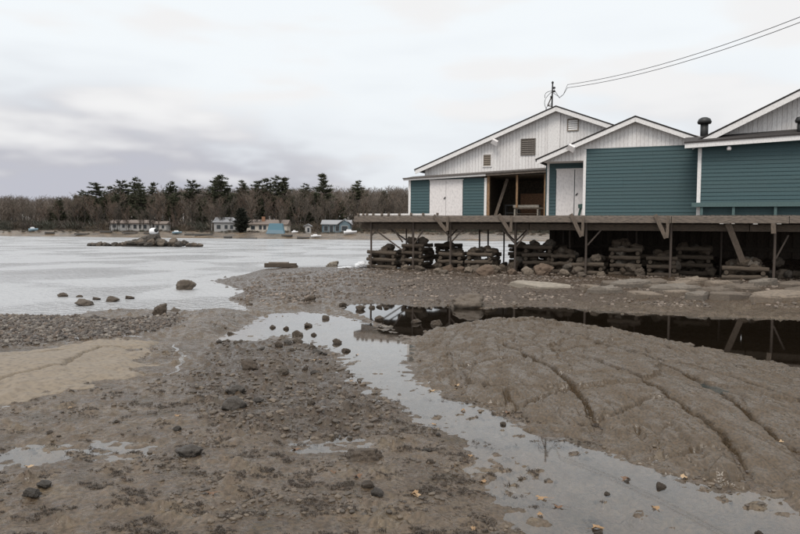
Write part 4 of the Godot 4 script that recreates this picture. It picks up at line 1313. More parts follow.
	to_site(box(Vector3(15.4, y0, -16.0), Vector3(15.5, 5.45, -6.5)), h, "side_wall", M.teal)
	to_site(box(Vector3(0.95, y0, -16.0), Vector3(15.4, 5.45, -15.9)), h, "back_wall", M.teal)
	to_site(box(Vector3(4.6, y0, -9.6), Vector3(8.6, 5.2, -9.5)), h, "inner_wall", M.inside)
	to_site(box(Vector3(4.5, y0, -9.5), Vector3(4.6, 5.22, -5.62)), h, "inner_wall", M.inside)
	to_site(box(Vector3(7.96, y0, -9.5), Vector3(8.06, 5.36, -5.62)), h, "inner_wall", M.inside)
	to_site(box(Vector3(4.6, 5.12, -9.5), Vector3(7.96, 5.17, -5.62)), h, "ceiling", M.inside)
	to_site(box(Vector3(0.3, DECK - 0.3, -16.0), Vector3(15.6, DECK - 0.005, -6.3)), h, "floor", M.deck_wood)
	# things standing in the open bay
	var lp := site_thing("bay_plank", "grey plank leaning inside the open bay of the white boathouse", "plank", Vector3(5.3, DECK, -6.0))
	part(lp, "plank", bar(Vector3(5.15, DECK + 0.02, -6.0), Vector3(5.72, 5.0, -6.3), 0.16, 0.05), M.post_wood, -base)
	var pn := site_thing("plywood_sheet", "brown plywood sheet standing at the back of the open bay", "plywood", Vector3(7.0, DECK, -8.0))
	part(pn, "sheet", box(Vector3(6.0, DECK, -8.05), Vector3(7.85, 4.3, -8.0)), M.panel_wood, -base)
	var wb := site_thing("workbench", "pale topped wooden bench in the open bay", "bench", Vector3(6.7, DECK, -6.3))
	part(wb, "bench_top", box(Vector3(6.1, 3.48, -6.7), Vector3(7.45, 3.62, -6.1)), M.pale_wood, -base)
	for x in [6.14, 7.35]:
		for z in [-6.66, -6.2]:
			part(wb, "leg", box(Vector3(x, DECK, z), Vector3(x + 0.08, 3.48, z + 0.08)), M.pale_wood, -base)
	part(wb, "shelf", box(Vector3(6.2, 3.15, -6.6), Vector3(7.36, 3.19, -6.15)), M.log_wood, -base)
	var tb := site_thing("dark_table", "low dark table beside the leaning plank in the open bay", "table", Vector3(5.9, DECK, -6.8))
	part(tb, "table_top", box(Vector3(5.5, 3.6, -7.1), Vector3(6.25, 3.66, -6.6)), M.black, -base)
	for x in [5.52, 6.17]:
		for z in [-7.08, -6.68]:
			part(tb, "leg", box(Vector3(x, DECK, z), Vector3(x + 0.06, 3.6, z + 0.06)), M.black, -base)
	part(tb, "crossbar", box(Vector3(5.58, 3.2, -6.67), Vector3(6.17, 3.25, -6.63)), M.black, -base)

func build_middle() -> void:
	var h := site_thing("boathouse", "middle boathouse with teal lapped siding, white gable and recessed door", "boathouse", Vector3(12, DECK, -2.4))
	var v := 2.4
	var y0 := DECK + 0.02
	to_site(box(Vector3(10.3, y0, -v - 0.1), Vector3(16.5, 5.95, -v - 0.012)), h, "wall", M.teal)
	siding(h, 10.4, 16.4, y0, 5.96, v)
	to_site(box(Vector3(10.28, y0, -v - 0.12), Vector3(10.4, 5.95, -v + 0.045)), h, "corner_trim", M.white)
	var head := func(u: float) -> float: return 7.26 - 0.395 * absf(u - 12.48) - 0.12
	gable_boards(h, 10.3, 16.2, 5.965, head, v, 12.48)
	gable_boards(h, 8.45, 10.3, 5.45, head, v, 99.0)
	to_site(prism([Vector2(8.45, 5.47), Vector2(10.3, 5.47), Vector2(10.3, 5.97), Vector2(16.2, 5.97), Vector2(12.48, 7.1), Vector2(8.45, 5.55)], -v - 0.08, -v - 0.001), h, "gable_wall", M.white_worn)
	gable_roof(h, 8.18, 5.54, 12.48, 7.26, 16.78, 5.54, 2.1, 6.0, 0.25)
	# the recessed door wall
	to_site(box(Vector3(8.45, y0, -3.5), Vector3(11.0, 5.6, -3.412)), h, "wall", M.teal)
	siding(h, 8.55, 8.86, y0, 5.5, 3.4)
	siding(h, 8.86, 10.9, 5.2, 5.5, 3.4)
	to_site(box(Vector3(8.44, y0, -3.43), Vector3(8.55, 5.5, -3.355)), h, "corner_trim", M.white)
	to_site(box(Vector3(8.86, 5.14, -3.4), Vector3(10.7, 5.2, -3.345)), h, "door_head", M.white)
	door_leaf(h, 8.88, 9.72, y0, 5.14, 3.4)
	door_leaf(h, 9.74, 10.6, y0, 5.14, 3.4, 9.82)
	to_site(box(Vector3(8.45, 5.45, -3.4), Vector3(10.3, 5.468, -v - 0.08)), h, "soffit", M.white)
	floodlight(h, 9.75, 6.05, 2.05)
	to_site(box(Vector3(8.35, y0, -6.0), Vector3(8.44, 5.4, -3.5)), h, "side_wall", M.teal)
	to_site(box(Vector3(16.4, y0, -6.0), Vector3(16.5, 5.4, -v - 0.1)), h, "side_wall", M.teal)
	var vent := site_thing("roof_vent", "black mushroom roof vent on the middle boathouse roof", "roof vent", Vector3(15.2, 6.15, -3.2), "black roof vents")
	part(vent, "pipe", lathe([Vector2(0.0, 0.0), Vector2(0.16, 0.0), Vector2(0.16, 0.82), Vector2(0.0, 0.82)]), M.black)
	part(vent, "cap", lathe([Vector2(0.0, 0.78), Vector2(0.26, 0.78), Vector2(0.29, 0.86), Vector2(0.24, 0.98), Vector2(0.12, 1.05), Vector2(0.0, 1.07)]), M.black)
	var mt := site_thing("outboard_motor", "small dark green motor with a blocky head beside the recessed door", "motor", Vector3(10.12, DECK, -2.75))
	part(mt, "head", prism([Vector2(-0.08, 0.38), Vector2(0.16, 0.36), Vector2(0.18, 0.52), Vector2(0.08, 0.58), Vector2(-0.09, 0.55)], -0.1, 0.1), M.dark_green)
	part(mt, "leg", bar(Vector3(-0.06, 0.0, 0), Vector3(0.02, 0.4, 0), 0.1, 0.08), M.dark_green)
	part(mt, "foot", box(Vector3(-0.16, 0.0, -0.08), Vector3(0.06, 0.05, 0.08)), M.dark_green)

func build_right() -> void:
	var h := site_thing("boathouse", "teal boathouse with a white pent eave and a steep white gable", "boathouse", Vector3(19, DECK, -1.2))
	var v := 1.2
	var y0 := DECK + 0.02
	to_site(box(Vector3(15.05, y0, -8.0), Vector3(24.5, 5.75, -v - 0.012)), h, "wall", M.teal)
	siding(h, 15.16, 24.4, y0, 5.85, v)
	to_site(box(Vector3(15.02, y0, -v - 0.1), Vector3(15.16, 5.7, -v + 0.05)), h, "corner_trim", M.white)
	to_site(prism([Vector2(14.53, 5.65), Vector2(24.9, 6.03), Vector2(24.9, 6.26), Vector2(14.53, 5.88)], -v + 0.42, -v + 0.46), h, "eave_board", M.white)
	var st := new_st()
	for side in [0, 1]:
		var dn := Vector3(0, -0.06 * side, 0)
		var a := Vector3(14.5, 5.9, -v + 0.5) + dn
		var b := Vector3(24.9, 6.28, -v + 0.5) + dn
		var c := Vector3(24.9, 6.62, -v - 0.6) + dn
		var d := Vector3(14.5, 6.2, -v - 0.6) + dn
		if side == 0:
			tri(st, a, d, c); tri(st, a, c, b)
		else:
			tri(st, a, c, d); tri(st, a, b, c)
			for e in [[a, b], [b, c], [c, d], [d, a]]:
				tri(st, e[0] - dn, e[1] - dn, e[1]); tri(st, e[0] - dn, e[1], e[0])
	to_site(done(st), h, "pent_roof", M.roof)
	to_site(prism([Vector2(14.6, 5.66), Vector2(24.6, 5.98), Vector2(24.6, 6.0), Vector2(14.6, 5.68)], -v - 0.05, -v + 0.42), h, "soffit", M.teal)
	var head := func(u: float) -> float: return 8.5 - 0.497 * absf(u - 20.0) - 0.12
	to_site(prism([Vector2(15.2, 5.9), Vector2(24.8, 5.9), Vector2(20.0, 8.3)], -v - 0.66, -v - 0.551), h, "gable_wall", M.white_worn)
	gable_boards(h, 15.3, 24.7, 5.95, head, v + 0.55, 20.0)
	gable_roof(h, 14.75, 5.89, 20.0, 8.5, 25.25, 5.89, 1.15, 9.0, 0.29)
	# the teal ledge along its foot
	to_site(box(Vector3(14.85, 3.3, -v + 0.05), Vector3(24.4, 3.47, -v + 0.36)), h, "ledge_board", M.teal_band)
	for x in [15.22, 16.38, 17.85, 19.3, 20.8, 22.3]:
		to_site(box(Vector3(x - 0.05, y0, -v + 0.2), Vector3(x + 0.05, 3.3, -v + 0.3)), h, "ledge_post", M.teal_band)
	part(h, "eave_lamp", lathe([Vector2(0, -0.1), Vector2(0.07, -0.1), Vector2(0.09, -0.02), Vector2(0.05, 0.06), Vector2(0, 0.06)], 12), M.door_white, Vector3(16.15, 5.62, -v + 0.3) - base)
	var vent := site_thing("roof_vent", "black mushroom roof vent on the pent eave before the steep gable", "roof vent", Vector3(18.62, 6.08, -1.05), "black roof vents")
	part(vent, "pipe", lathe([Vector2(0.0, -0.05), Vector2(0.13, -0.05), Vector2(0.13, 0.45), Vector2(0.0, 0.45)]), M.black)
	part(vent, "cap", lathe([Vector2(0.0, 0.42), Vector2(0.2, 0.42), Vector2(0.22, 0.5), Vector2(0.16, 0.62), Vector2(0.0, 0.66)]), M.black)

func build_mast() -> void:
	var m := site_thing("service_mast", "thin dark service mast with loose cable loops on the white ridge", "mast", Vector3(7.83, 8.2, -7.0))
	part(m, "pole", tube([Vector3(0, 0, 0), Vector3(0.01, 1.0, 0), Vector3(0.02, 1.75, 0)], [0.045, 0.042, 0.035]), M.black)
	part(m, "cap", lathe([Vector2(0, 1.74), Vector2(0.06, 1.74), Vector2(0.06, 1.8), Vector2(0, 1.86)], 10, Vector3(0.02, 0, 0)), M.black)
	for y in [1.5, 1.32, 1.05]:
		part(m, "insulator", lathe([Vector2(0, y - 0.04), Vector2(0.06, y - 0.04), Vector2(0.08, y), Vector2(0.05, y + 0.05), Vector2(0, y + 0.05)], 10, Vector3(0.1 if y > 1.2 else -0.02, 0, 0)), M.black)
	part(m, "bracket", bar(Vector3(0, 1.1, 0), Vector3(-0.22, 0.6, 0), 0.05, 0.04), M.steel)
	part(m, "bracket", bar(Vector3(-0.22, 0.6, 0), Vector3(0.0, 0.56, 0), 0.05, 0.04), M.steel)
	for a in [[-0.02, 1.3, -0.42, 0.85, -0.2, 0.35], [0.02, 1.35, -0.3, 1.35, -0.36, 1.0], [-0.02, 0.7, -0.35, 0.5, -0.15, 0.05]]:
		var p := []
		var r := []
		for k in 11:
			var t := k / 10.0
			p.append(Vector3(a[0], a[1], 0) * (1 - t) * (1 - t) + Vector3(a[2] * 1.5, a[3], 0.03) * 2 * t * (1 - t) + Vector3(a[4], a[5], 0) * t * t)
			r.append(0.014)
		part(m, "cable_loop", tube(p, r, 5), M.black)
	# overhead wires to a pole beyond the frame
	var a := site * Vector3(7.88, 9.72, -6.98)
	var far := Vector3(18.3, 11.7, -11.0)
	for k in 2:
		var s := a + Vector3(0.75, 0.15 - k * 0.16, 0)
		var e := far - Vector3(0, k * 0.2, 0)
		var p := [a - Vector3(0, 0.02 + 0.25 * k, 0), a + Vector3(0.35, -0.55 + 0.05 * k, 0), a + Vector3(0.55, -0.35, 0)]
		for q in 25:
			var t := q / 24.0
			p.append(s.lerp(e, t) - Vector3(0, 1.22 * 4 * t * (1 - t), 0))
		var r := []
		for q in p.size():
			r.append(0.013)
		solo("service_wire", tube(p, r, 5), M.black, ["upper of the two thin overhead wires reaching the mast", "lower of the two thin overhead wires reaching the mast"][k], "wire", Vector3.ZERO, "overhead wires")
	var up := thing("utility_pole", "brown wooden utility pole holding the far end of the overhead wires", "pole", Vector3(18.45, 0.1, -11.0))
	part(up, "shaft", tube([Vector3(0, 0, 0), Vector3(0.02, 12.2, 0)], [0.17, 0.11], 10), M.post_wood)
	part(up, "crossarm", box(Vector3(-0.7, 11.3, -0.08), Vector3(0.7, 11.42, -0.12 + 0.17)), M.post_wood)

# ---------------------------------------------------------------- far shore

func pine(sd: int, h: float, low: float, wide: float, sparse: float) -> Array:
	var r := RandomNumberGenerator.new()
	r.seed = sd
	var tr := new_st()
	add_tube(tr, [Vector3.ZERO, Vector3(r.randf_range(-0.1, 0.1), h * 0.5, 0), Vector3(0, h * 0.97, 0)], [h * 0.018, h * 0.012, 0.03], 6)
	var cr := new_st()
	var y := h * low
	while y < h:
		var t := (y - h * low) / (h * (1 - low))
		var reach := wide * (pow(1.0 - t, 0.55) * 0.88 + 0.12) * (0.55 + 0.45 * minf(1.0, t * 5))
		var nb := 5 if t < 0.8 else 4
		var a0 := r.randf() * TAU
		for b in nb:
			if r.randf() < sparse:
				continue
			var a := a0 + TAU * b / nb + r.randf_range(-0.4, 0.4)
			var l := reach * r.randf_range(0.45, 1.3)
			var y1 := y
			y = y1 + r.randf_range(-0.5, 0.5) * h * 0.03
			var dir := Vector3(cos(a), r.randf_range(0.0, 0.35), sin(a))
			var tip := Vector3(0, y, 0) + dir * l
			if l > 0.7:
				add_tube(tr, [Vector3(0, y, 0), tip], [0.05, 0.015], 3, false)
			var n := maxi(2, int(l / 0.34))
			for k in n:
				var f := (k + 0.7) / n
				if f < 0.25 and t < 0.7:
					continue
				var c := Vector3(0, y, 0) + dir * l * f + Vector3(r.randfn(), r.randfn() * 0.5, r.randfn()) * 0.14
				for q in 15:
					var d := Vector3(r.randfn(), absf(r.randfn()) * 0.8, r.randfn()).normalized() + dir * 0.35
					var s := d.cross(Vector3(r.randfn(), r.randfn(), r.randfn())).normalized() * 0.1
					tri(cr, c - s, c + s, c + d * r.randf_range(0.3, 0.7))
			y = y1
		y += h * 0.026 * r.randf_range(0.6, 1.5)
	return [done(tr), done(cr)]

func grow(st: SurfaceTool, tw: SurfaceTool, r: RandomNumberGenerator, p: Vector3, dir: Vector3, l: float, rad: float, level: int) -> void:
	var mid := p + dir * l * 0.5 + Vector3(r.randfn(), r.randfn() * 0.3, r.randfn()) * l * 0.05
	var tip := mid + (dir + Vector3(r.randfn() * 0.15, 0.12, r.randfn() * 0.15)).normalized() * l * 0.5
	if level <= 1:
		add_tube(st, [p, mid, tip], [rad, rad * 0.75, rad * 0.5], 5 if level == 0 else 4, false)
	else:
		var s := dir.cross(Vector3(r.randfn(), r.randfn(), r.randfn())).normalized() * maxf(rad, 0.022)
		tri(tw, p - s, p + s, tip)
	if level >= 4:
		return
	var n: int = [10, 6, 6, 4][level]
	for k in n:
		var f := (0.3 if level == 0 else 0.2) + ((0.72 if level == 0 else 0.8) * (k + r.randf()) / n)
		var q := p.lerp(mid, f * 2) if f < 0.5 else mid.lerp(tip, minf(f * 2 - 1, 1.0))
		var out := Vector3(r.randfn(), 0, r.randfn()).normalized()
		var d := (dir * (0.75 if level == 0 else 0.8) + out * r.randf_range(0.45, 0.95) + Vector3(0, 0.25, 0)).normalized()
		grow(st, tw, r, q, d, l * r.randf_range(0.42, 0.62) * (1.0 - 0.25 * f), rad * 0.5, level + 1)

func bare_tree(sd: int, h: float) -> Array:
	var r := RandomNumberGenerator.new()
	r.seed = sd
	var st := new_st()
	var tw := new_st()
	grow(st, tw, r, Vector3.ZERO, Vector3(r.randfn() * 0.04, 1, r.randfn() * 0.04).normalized(), h * 0.8, h * 0.016, 0)
	return [done(st), done(tw)]

func place_tree(kit: Array, at: Vector3, s: float, called: String, label: String, category: String, group: String, crown: Material) -> void:
	var o := thing(called, label, category, at, rng.randf() * TAU, group)
	o.scale = Vector3(s * rng.randf_range(0.9, 1.1), s, s * rng.randf_range(0.9, 1.1))
	part(o, "trunk", kit[0], M.bark)
	part(o, "crown", kit[1], crown)

# photo column at 700 px focal length and the distance give x; tops were measured above the eye
func build_trees() -> void:
	var pines := []
	for k in 5:
		pines.append(pine(500 + k, 12.0, [0.35, 0.22, 0.42, 0.3, 0.15][k], [3.5, 3.0, 3.8, 2.8, 3.0][k], [0.3, 0.22, 0.34, 0.34, 0.12][k]))
	var spruce := pine(520, 6.0, 0.04, 2.0, 0.0)
	var bares := []
	for k in 7:
		bares.append(bare_tree(540 + k, 10.0))
	# [x, distance, height, kind]
	var ps := [[-100.5, 207, 8.3, 1], [-97.8, 212, 9.3, 3], [-100.0, 215, 7.0, 4], [-93.5, 207, 10.3, 0], [-88.8, 205, 12.3, 2], [-84.0, 200, 9.6, 1], [-85.8, 208, 11.4, 3], [-83.2, 210, 13.0, 2], [-78.0, 208, 13.7, 0], [-73.0, 198, 10.6, 4], [-74.8, 212, 12.8, 3], [-80.0, 198, 9.2, 4], [-76.5, 202, 9.8, 1], [-68.5, 210, 12.9, 0], [-62.2, 210, 13.2, 2], [-59.0, 206, 9.0, 4], [-55.2, 212, 15.2, 2], [-53.0, 208, 15.3, 0], [-49.0, 205, 10.2, 4], [-47.4, 211, 14.1, 1], [-43.0, 212, 14.2, 2], [-40.0, 210, 14.6, 3], [-37.0, 212, 15.2, 0], [-35.0, 211, 14.8, 3], [-31.0, 204, 9.5, 4], [-28.2, 209, 13.0, 1], [-24.5, 202, 10.8, 4], [-23.0, 210, 16.0, 3], [-26.0, 200, 8.6, 4], [-12.9, 212, 13.9, 1], [-5.0, 216, 11.0, 3], [4.0, 214, 12.0, 0], [14.0, 212, 11.0, 2], [-91.5, 203, 8.0, 4], [-88.0, 200, 7.4, 4], [-86.5, 198, 8.6, 1], [-81.8, 203, 9.0, 4], [-70.5, 203, 8.8, 4], [-66.0, 204, 9.4, 1], [-57.0, 205, 8.8, 1], [-51.0, 206, 9.8, 4], [-45.2, 206, 8.8, 1], [-41.5, 207, 9.2, 4], [-33.0, 206, 9.0, 1], [-20.5, 204, 8.0, 4], [-94.6, 205, 7.2, 1], [-104.0, 208, 6.0, 1], [-17.5, 205, 8.4, 1]]
	var words := ["tall ragged pine with a broad tufted crown on the far shore", "dense dark pine with a pointed crown on the far shore", "tall flat-topped pine standing above the bare far wood", "slender open pine with thin tiered branches on the far shore", "dark full pine branched to the ground on the far shore"]
	for p in ps:
		place_tree(pines[p[3]], Vector3(p[0], gh(p[0], -p[1]) - 0.1, -p[1]), p[2] * (1.04 if p[0] > -60 else 1.1) / 12.0, "pine_tree", words[p[3]], "tree", "pines on the far shore", M.pine_a if p[3] % 2 == 0 else M.pine_b)
	place_tree(spruce, Vector3(-38.9, gh(-38.9, -172) - 0.1, -172), 0.98, "spruce_tree", "dense dark rounded spruce between the grey house and cream bungalow", "tree", "", M.spruce)
	# bare trees one can tell apart along the front of the wood
	var bw := ["grey bare tree with fine upright twigs before the far wood", "reddish bare tree with a rounded twiggy crown before the far wood", "pale tan bare tree with open limbs before the far wood"]
	for k in 72:
		var x := -118.0 + k * 1.75 + rng.randf_range(-0.8, 0.8)
		var d := rng.randf_range(190, 206)
		var kind := rng.randi() % 3
		var hgt := rng.randf_range(7.2, 10.2) * (0.76 if x < -95 else 1.0)
		if x > -50:
			hgt *= 1.06
		place_tree(bares[rng.randi() % 7], Vector3(x, gh(x, -d) - 0.1, -d), hgt / 10.0, "bare_tree", bw[kind], "tree", "bare trees before the far wood", [M.twig_grey, M.twig_red, M.twig_tan][kind])
	# behind them the wood reads as one mass
	for v in 3:
		var st := SurfaceTool.new()
		st.begin(Mesh.PRIMITIVE_TRIANGLES)
		st.append_from(bares[v][0], 0, Transform3D())
		st.append_from(bares[v][1], 0, Transform3D())
		var me := st.commit()
		var xs := []
		var cs := []
		for k in 420:
			var x := rng.randf_range(-175, 70)
			var d := rng.randf_range(207, 300)
			var s := rng.randf_range(0.8, 1.18) * (0.76 if x < -95 else 1.0)
			xs.append(Transform3D(Basis(Vector3.UP, rng.randf() * TAU) * Basis.from_scale(Vector3(s * 1.1, s, s * 1.1)), Vector3(x, gh(x, -d) - 0.1, -d)))
			cs.append(Color(0.128, 0.1, 0.078) * rng.randf_range(0.75, 1.25))
		stuff("bare_wood", me, M.clod, xs, cs, ["brown leafless wood massed behind the far shore", "darker stretch of the leafless wood behind the far shore", "back rows of the leafless wood behind the far shore"][v], "wood")
	for k in 30:
		var x: float = [-78.2, -75.8, -73.5, -72.6, -71.0, -68.7, -66.7, -63.0, -47.2, -45.0, -43.3, -37.6, -30.5, -26.0, -77.0, -74.6, -71.9, -69.9, -65.8, -64.2, -61.5, -48.3, -46.0, -42.2, -40.6, -36.5, -24.0, -19.8, -96.0, -57.0][k]
		var d := rng.randf_range(177, 181) if x < -30 else 167.0
		place_tree(bares[k % 7], Vector3(x, gh(x, -d) - 0.05, -d), rng.randf_range(0.3, 0.7), "shore_shrub", "small bare shrub standing before the far cottages", "shrub", "shrubs before the far cottages", [M.twig_grey, M.bark, M.twig_red][k % 3])
	# underbrush
	var st2 := new_st()
	var r := RandomNumberGenerator.new()
	r.seed = 590
	for k in 260:
		var p := Vector3(r.randfn() * 0.6, 0, r.randfn() * 0.6)
		var d := Vector3(r.randfn() * 0.5, 1, r.randfn() * 0.5).normalized()
		var s := d.cross(Vector3(r.randfn(), 0, r.randfn())).normalized() * 0.03
		var q := p + d * r.randf_range(0.1, 1.2)
		tri(st2, q - s, q + s, q + (d + Vector3(r.randfn(), 0, r.randfn()) * 0.5) * r.randf_range(0.5, 1.0))
	var bush := done(st2)
	var xs2 := []
	var cs2 := []
	for k in 1700:
		var x := rng.randf_range(-170, 50)
		var low := k > 900
		var d := rng.randf_range(188, 222) if not low else rng.randf_range(163, 190) - x * 0.06
		var s := rng.randf_range(0.8, 1.9) if not low else rng.randf_range(0.15, 0.42)
		if low and gh(x, -d) < 0.7:
			continue
		xs2.append(Transform3D(Basis(Vector3.UP, rng.randf() * TAU) * Basis.from_scale(Vector3(s, s, s)), Vector3(x, gh(x, -d) - 0.05, -d)))
		cs2.append([Color(0.07, 0.052, 0.04), Color(0.045, 0.045, 0.03), Color(0.1, 0.075, 0.05)][rng.randi() % 3] * rng.randf_range(0.8, 1.2))
	stuff("underbrush", bush, M.clod, xs2, cs2, "low brown underbrush along the foot of the far wood", "underbrush")

# a small gabled house; ridge along x (or towards the lake when turned); openings are parts
func cottage(label: String, x: float, d: float, w: float, dep: float, wall: float, rise: float, wm: String, rm: String, wins: Array, front_gable := false, chimney := false, turn := 0.0) -> Node3D:
	var t := thing("cottage", label, "house", Vector3(x, gh(x, -d) - 0.05, -d), turn)
	var W := w / 2
	var D := dep / 2
	part(t, "wall", box(Vector3(-W, 0, -D), Vector3(W, wall, D)), M[wm])
	var o := 0.35
	if front_gable:
		part(t, "gable", prism([Vector2(-W, wall), Vector2(W, wall), Vector2(0, wall + rise)], -D + 0.01, D - 0.01), M[wm])
		part(t, "roof", prism([Vector2(-W - o, wall - 0.1), Vector2(0, wall + rise + 0.05), Vector2(W + o, wall - 0.1), Vector2(W + o, wall + 0.08), Vector2(0, wall + rise + 0.25), Vector2(-W - o, wall + 0.08)], -D - 0.3, D + 0.3), M[rm])
	else:
		var st := new_st()
		var xf := Transform3D(Basis(Vector3(0, 0, 1), Vector3(0, 1, 0), Vector3(-1, 0, 0)), Vector3.ZERO)
		add_prism(st, [Vector2(-D - o, wall - 0.1), Vector2(D + o, wall - 0.1), Vector2(D + o, wall + 0.06), Vector2(0, wall + rise), Vector2(-D - o, wall + 0.06)], -W - 0.3, W + 0.3, xf)
		part(t, "roof", done(st), M[rm])
	for q in wins:
		var f := part(t, "window" if q[2] < 1.7 else "door", box(Vector3(q[0] - q[1] / 2 - 0.07, q[3] - 0.07, D), Vector3(q[0] + q[1] / 2 + 0.07, q[3] + q[2] + 0.07, D + 0.04)), M.wall_white)
		part(f, "pane", box(Vector3(q[0] - q[1] / 2, q[3], D + 0.04), Vector3(q[0] + q[1] / 2, q[3] + q[2], D + 0.06)), M.pane)
	if chimney:
		part(t, "chimney", box(Vector3(-1.6, wall, D * 0.2), Vector3(-0.8, wall + rise + 0.75, D * 0.2 + 0.7)), M.brick)
	return t

func hull(l: float, w: float, h: float) -> ArrayMesh:
	var st := SurfaceTool.new()
	st.begin(Mesh.PRIMITIVE_TRIANGLES)
	st.set_smooth_group(0)
	var n := 10
	var rings := []
	for i in n + 1:
		var t := float(i) / n
		var k := minf(1.0, 1.25 * pow(sin(minf(t * 1.25 + 0.32, PI / 2 + 0.001 if t < 0.55 else PI - (t - 0.55) * 0.0) * 1.0), 0.8)) if t < 0.55 else 1.0 - pow((t - 0.55) / 0.45, 2.2) * 0.97
		var sheer := 0.12 * h * pow(t, 2)
		var x := -l / 2 + l * t
		var ring := []
		for q in [[-1.0, 1.0], [-0.85, 0.45], [-0.35, 0.06], [0.0, 0.0], [0.35, 0.06], [0.85, 0.45], [1.0, 1.0]]:
			ring.append(Vector3(x, h * q[1] * (1 - 0.0 * t) + sheer + (1 - q[1]) * h * 0.4 * pow(t, 3), q[0] * w / 2 * k))
		rings.append(ring)
	for i in n:
		for k in 6:
			tri(st, rings[i][k], rings[i][k + 1], rings[i + 1][k + 1])
			tri(st, rings[i][k], rings[i + 1][k + 1], rings[i + 1][k])
		tri(st, rings[i][0], rings[i + 1][6], rings[i][6])
		tri(st, rings[i][0], rings[i + 1][0], rings[i + 1][6])
	for k in range(1, 6):
		tri(st, rings[0][0], rings[0][k + 1], rings[0][k])
	return done(st)

